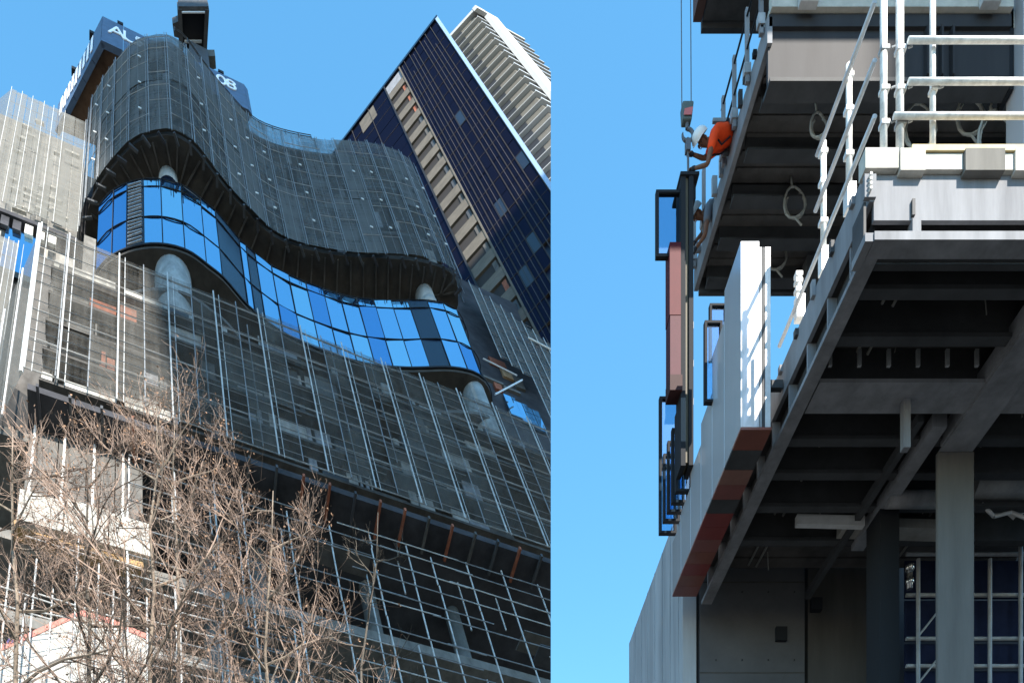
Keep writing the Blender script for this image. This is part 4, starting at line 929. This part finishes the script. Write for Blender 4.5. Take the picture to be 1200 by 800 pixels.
# ------------------------------------------------------------------ people
def skin_obj(name, pts, edges, rads, m, parent, sub=1, root=0, label=None):
    off = Vector(parent["_org"]); me = bpy.data.meshes.new(name); bm = bmesh.new(); sk = bm.verts.layers.skin.verify()
    vs = []
    for i, (p, r) in enumerate(zip(pts, rads)):
        v = bm.verts.new(Vector(p) - off); v[sk].radius = (r, r) if not hasattr(r, '__len__') else r; v[sk].use_root = (i == root); vs.append(v)
    for a, b in edges: bm.edges.new((vs[a], vs[b]))
    bm.to_mesh(me); bm.free(); me.materials.append(m); o = bpy.data.objects.new(name, me); COL.objects.link(o); o.parent = parent; o["_org"] = parent["_org"]
    s = o.modifiers.new("skin", 'SKIN'); s.use_smooth_shade = True; d = o.modifiers.new("sub", 'SUBSURF'); d.levels = sub; d.render_levels = sub
    return o
SKIN = mat("skin", (.17, .085, .055), .6); ORG = mat("orange_shirt", (.85, .07, .015), .75, noise=.1, scale=8); DARKC = mat("dark_trousers", (.02, .022, .03), .85); GLOVE = mat("dark_glove", (.03, .03, .035), .8); HEL = mat("white_helmet", (.75, .74, .73), .4); HELG = mat("grey_helmet", (.2, .22, .24), .4); GREYC = mat("grey_shirt", (.13, .14, .16), .8)
def ell(c, r, ax, m, name, parent, zmin=-1, lat=8, lon=14):
    """half or whole ellipsoid; ax = (right, forward, up)"""
    mb = MB(); mb.smooth = True; vs = []; fs = []
    th0 = math.acos(max(-1, min(1, zmin)))
    for i in range(lat + 1):
        t = th0 * i / lat
        for j in range(lon):
            p = 2 * math.pi * j / lon; vs.append(c + ax[0] * (r[0] * math.sin(t) * math.cos(p)) + ax[1] * (r[1] * math.sin(t) * math.sin(p)) + ax[2] * (r[2] * math.cos(t)))
    for i in range(lat):
        for j in range(lon): fs.append((i * lon + j, i * lon + (j + 1) % lon, (i + 1) * lon + (j + 1) % lon, (i + 1) * lon + j))
    return mb.add(vs, fs).build(name, m, parent)
def person(y, J, label, shirt, trouser, helm, gl):
    """J: joints in world space"""
    t = thing("person", J["pelvis"], label, "person")
    pts = []; ed = []; rd_ = []
    def v(p, r): pts.append(np.array(p, float)); rd_.append(r); return len(pts) - 1
    pel = v(J["pelvis"], .14); ch = v(J["chest"], (.17, .12)); nk = v(J["neck"], .06); hd = v(J["head"], (.085, .1)); hd2 = v(np.array(J["head"]) + np.array(J["hup"]) * .09, .07)
    ed += [(pel, ch), (ch, nk), (nk, hd), (hd, hd2)]
    for s in ("l", "r"):
        sh = v(J["sh" + s], .062); el = v(J["el" + s], .043); wr = v(J["wr" + s], .03); ed += [(ch, sh), (sh, el), (el, wr)]
        d = unit(np.array(J["wr" + s]) - np.array(J["el" + s])); pm = v(np.array(J["wr" + s]) + d * .05, (.038, .022)); ed.append((wr, pm))
        hp_ = v(J["hp" + s], .095); kn = v(J["kn" + s], .062); an = v(J["an" + s], .045); toe = v(J["to" + s], .045); ed += [(pel, hp_), (hp_, kn), (kn, an), (an, toe)]
        side = unit(np.cross(d, V3(0, 0, 1)) + 1e-6)
        for k in range(4):
            f0 = v(np.array(J["wr" + s]) + d * .085 + side * (.03 - k * .02), .011); f1 = v(pts[f0] + d * (.04 - .004 * abs(k - 1)) - V3(0, 0, .018), .009); f2 = v(pts[f1] + d * .012 - V3(0, 0, .028), .008); ed += [(pm, f0), (f0, f1), (f1, f2)]
        t0_ = v(np.array(J["wr" + s]) + d * .045 + side * .045, .012); t1_ = v(pts[t0_] + d * .035 + side * .008 - V3(0, 0, .02), .009); ed += [(pm, t0_), (t0_, t1_)]
    skin_obj("body", pts, ed, rd_, SKIN, t)
    A = lambda k: np.array(J[k], float)
    skin_obj("shirt", [A("pelvis") * .5 + A("chest") * .5, A("pelvis") * .25 + A("chest") * .75, A("chest"), A("shl"), A("shl") * .4 + A("ell") * .6, A("shr"), A("shr") * .4 + A("elr") * .6, A("chest") * .45 + A("neck") * .55], [(0, 1), (1, 2), (2, 3), (3, 4), (2, 5), (5, 6), (2, 7)], [.165, .165, (.2, .15), .092, .075, .092, .075, .085], shirt, t)
    ax_ = unit(A("neck") - A("pelvis")); e1 = unit(np.cross(ax_, V3(0, 0, 1))); e2 = np.cross(e1, ax_); c0 = A("pelvis") * .35 + A("chest") * .65
    mb = MB(); mb.path([c0 + e1 * .172 * math.cos(q) + e2 * .165 * math.sin(q) for q in np.linspace(0, 2 * math.pi, 21)], .016, 5); mb.build("harness_strap", FRAMEB, t)
    for s_ in ("l", "r"):
        mb = MB(); mb.path([c0 + (A("sh" + s_) - A("chest")) * .55 - e2 * .15, A("chest") * .6 + A("sh" + s_) * .4 - e2 * .16, A("sh" + s_) * .8 + A("neck") * .2 - e2 * .05], .014, 5); mb.build("harness_strap", FRAMEB, t)
    skin_obj("trousers", [A("pelvis") * .6 + A("chest") * .4, A("hpl"), A("knl"), A("anl"), A("hpr"), A("knr"), A("anr")], [(0, 1), (1, 2), (2, 3), (0, 4), (4, 5), (5, 6)], [.165, .12, .085, .07, .12, .085, .07], trouser, t)
    for s in ("l", "r"):
        skin_obj("boot", [A("an" + s), A("an" + s) * .4 + A("to" + s) * .6, A("to" + s)], [(0, 1), (1, 2)], [.062, .055, .05], DARKC, t)
        if gl: d = unit(A("wr" + s) - A("el" + s)); skin_obj("glove", [A("wr" + s) - d * .02, A("wr" + s) + d * .05, A("wr" + s) + d * .1 - V3(0, 0, .02)], [(0, 1), (1, 2)], [.038, .045, .036], GLOVE, t)
    hup = unit(A("hup")); fwd = unit(A("fwd") - hup * (A("fwd") @ hup)); rt = np.cross(fwd, hup); hc = A("head") + hup * .045
    h_ = ell(hc + hup * .02, (.14, .165, .14), (rt, fwd, hup), helm, "helmet", t, -.05)
    mb = MB(); mb.hexa([hc + fwd * .12 + rt * s_ * .09 + hup * z for z in (.012, .024) for s_ in (-1, 1, )] + [] if False else [hc + fwd * .11 - rt * .1 + hup * .01, hc + fwd * .11 + rt * .1 + hup * .01, hc + fwd * .19 + rt * .06 - hup * .005, hc + fwd * .19 - rt * .06 - hup * .005, hc + fwd * .11 - rt * .1 + hup * .026, hc + fwd * .11 + rt * .1 + hup * .026, hc + fwd * .19 + rt * .06 + hup * .006, hc + fwd * .19 - rt * .06 + hup * .006]); mb.build("peak", helm, h_)
    MB().tube(hc + fwd * .1 - hup * .05, hc + fwd * .13 - hup * .065, .016, 6).build("nose", SKIN, t)
    for s_ in (-1, 1):
        ell(hc + fwd * .088 + rt * s_ * .035 - hup * .035, (.012, .008, .009), (rt, fwd, hup), DARKC, "eye", t, -1, 4, 8); ell(hc + rt * s_ * .088 - hup * .05, (.012, .022, .034), (rt, fwd, hup), SKIN, "ear", t, -1, 4, 8)
    MB().bar(hc + fwd * .095 - rt * .026 - hup * .1, hc + fwd * .095 + rt * .026 - hup * .1, .012, .01).build("mouth", mat("lips", (.2, .08, .07), .6), t)
    return t
Y = 15.25
def a3(px, py, dy=0): return at(px, py, Y + dy)
J = dict(pelvis=a3(866, 188, .05), chest=a3(840, 178), neck=a3(830, 170), head=a3(824, 168), hup=unit(V3(-.35, -.1, .93)), fwd=V3(-.93, -.15, -.35),
         shl=a3(834, 174, -.17), ell=a3(829, 192, -.2), wrl=a3(815, 196, -.12), shr=a3(836, 176, .17), elr=a3(824, 187, .18), wrr=a3(813, 183, .05),
         hpl=a3(868, 186, -.09), knl=a3(858, 203, -.12), anl=a3(882, 206, -.12), tol=a3(886, 210, -.12), hpr=a3(868, 186, .12), knr=a3(858, 203, .14), anr=a3(882, 206, .14), tor=a3(886, 210, .14))
def crouch(px, py, y, lean=1.0):
    """kneels on the floor edge and leans out over it to the left; px, py = head"""
    h = at(px, py, y); zf = ZU + .6
    P = dict(head=h, hup=unit(V3(-.72, -.38, .58)), fwd=V3(-.5, -.2, -.85), neck=h + V3(.09, .02, .0), chest=h + V3(.3, .0, .02), pelvis=V3(XF + .24, y + .03, zf + .17))
    for s, d in (("l", -.18), ("r", .18)):
        P["sh" + s] = h + V3(.17, d, -.03); P["hp" + s] = P["pelvis"] + V3(.05, d * .55, -.02); P["kn" + s] = V3(XF + .68, y + d * .8, zf + .09); P["an" + s] = V3(XF + 1.1, y + d * .8, zf + .09); P["to" + s] = V3(XF + 1.2, y + d * .8, zf + .03)
    return P
J1 = crouch(823, 166, Y); J1.update(ell=at(829, 193, Y - .22), wrl=at(815, 197, Y - .08), elr=at(825, 186, Y + .2), wrr=at(812, 181, Y + .06))
person(Y, J1, "worker in an orange shirt and white helmet leaning over the floor edge to the hook", ORG, DARKC, HEL, True)
Y2 = 16.5
J2 = crouch(817, 252, Y2); J2.update(ell=at(826, 276, Y2 - .2), wrl=at(816, 290, Y2 - .1), elr=at(824, 272, Y2 + .2), wrr=at(814, 284, Y2 + .08))
person(Y2, J2, "worker in a grey helmet and dark clothes reaching down beside the hanging panel", GREYC, DARKC, HELG, True)

for o in bpy.data.objects:
    if "_org" in o: del o["_org"]
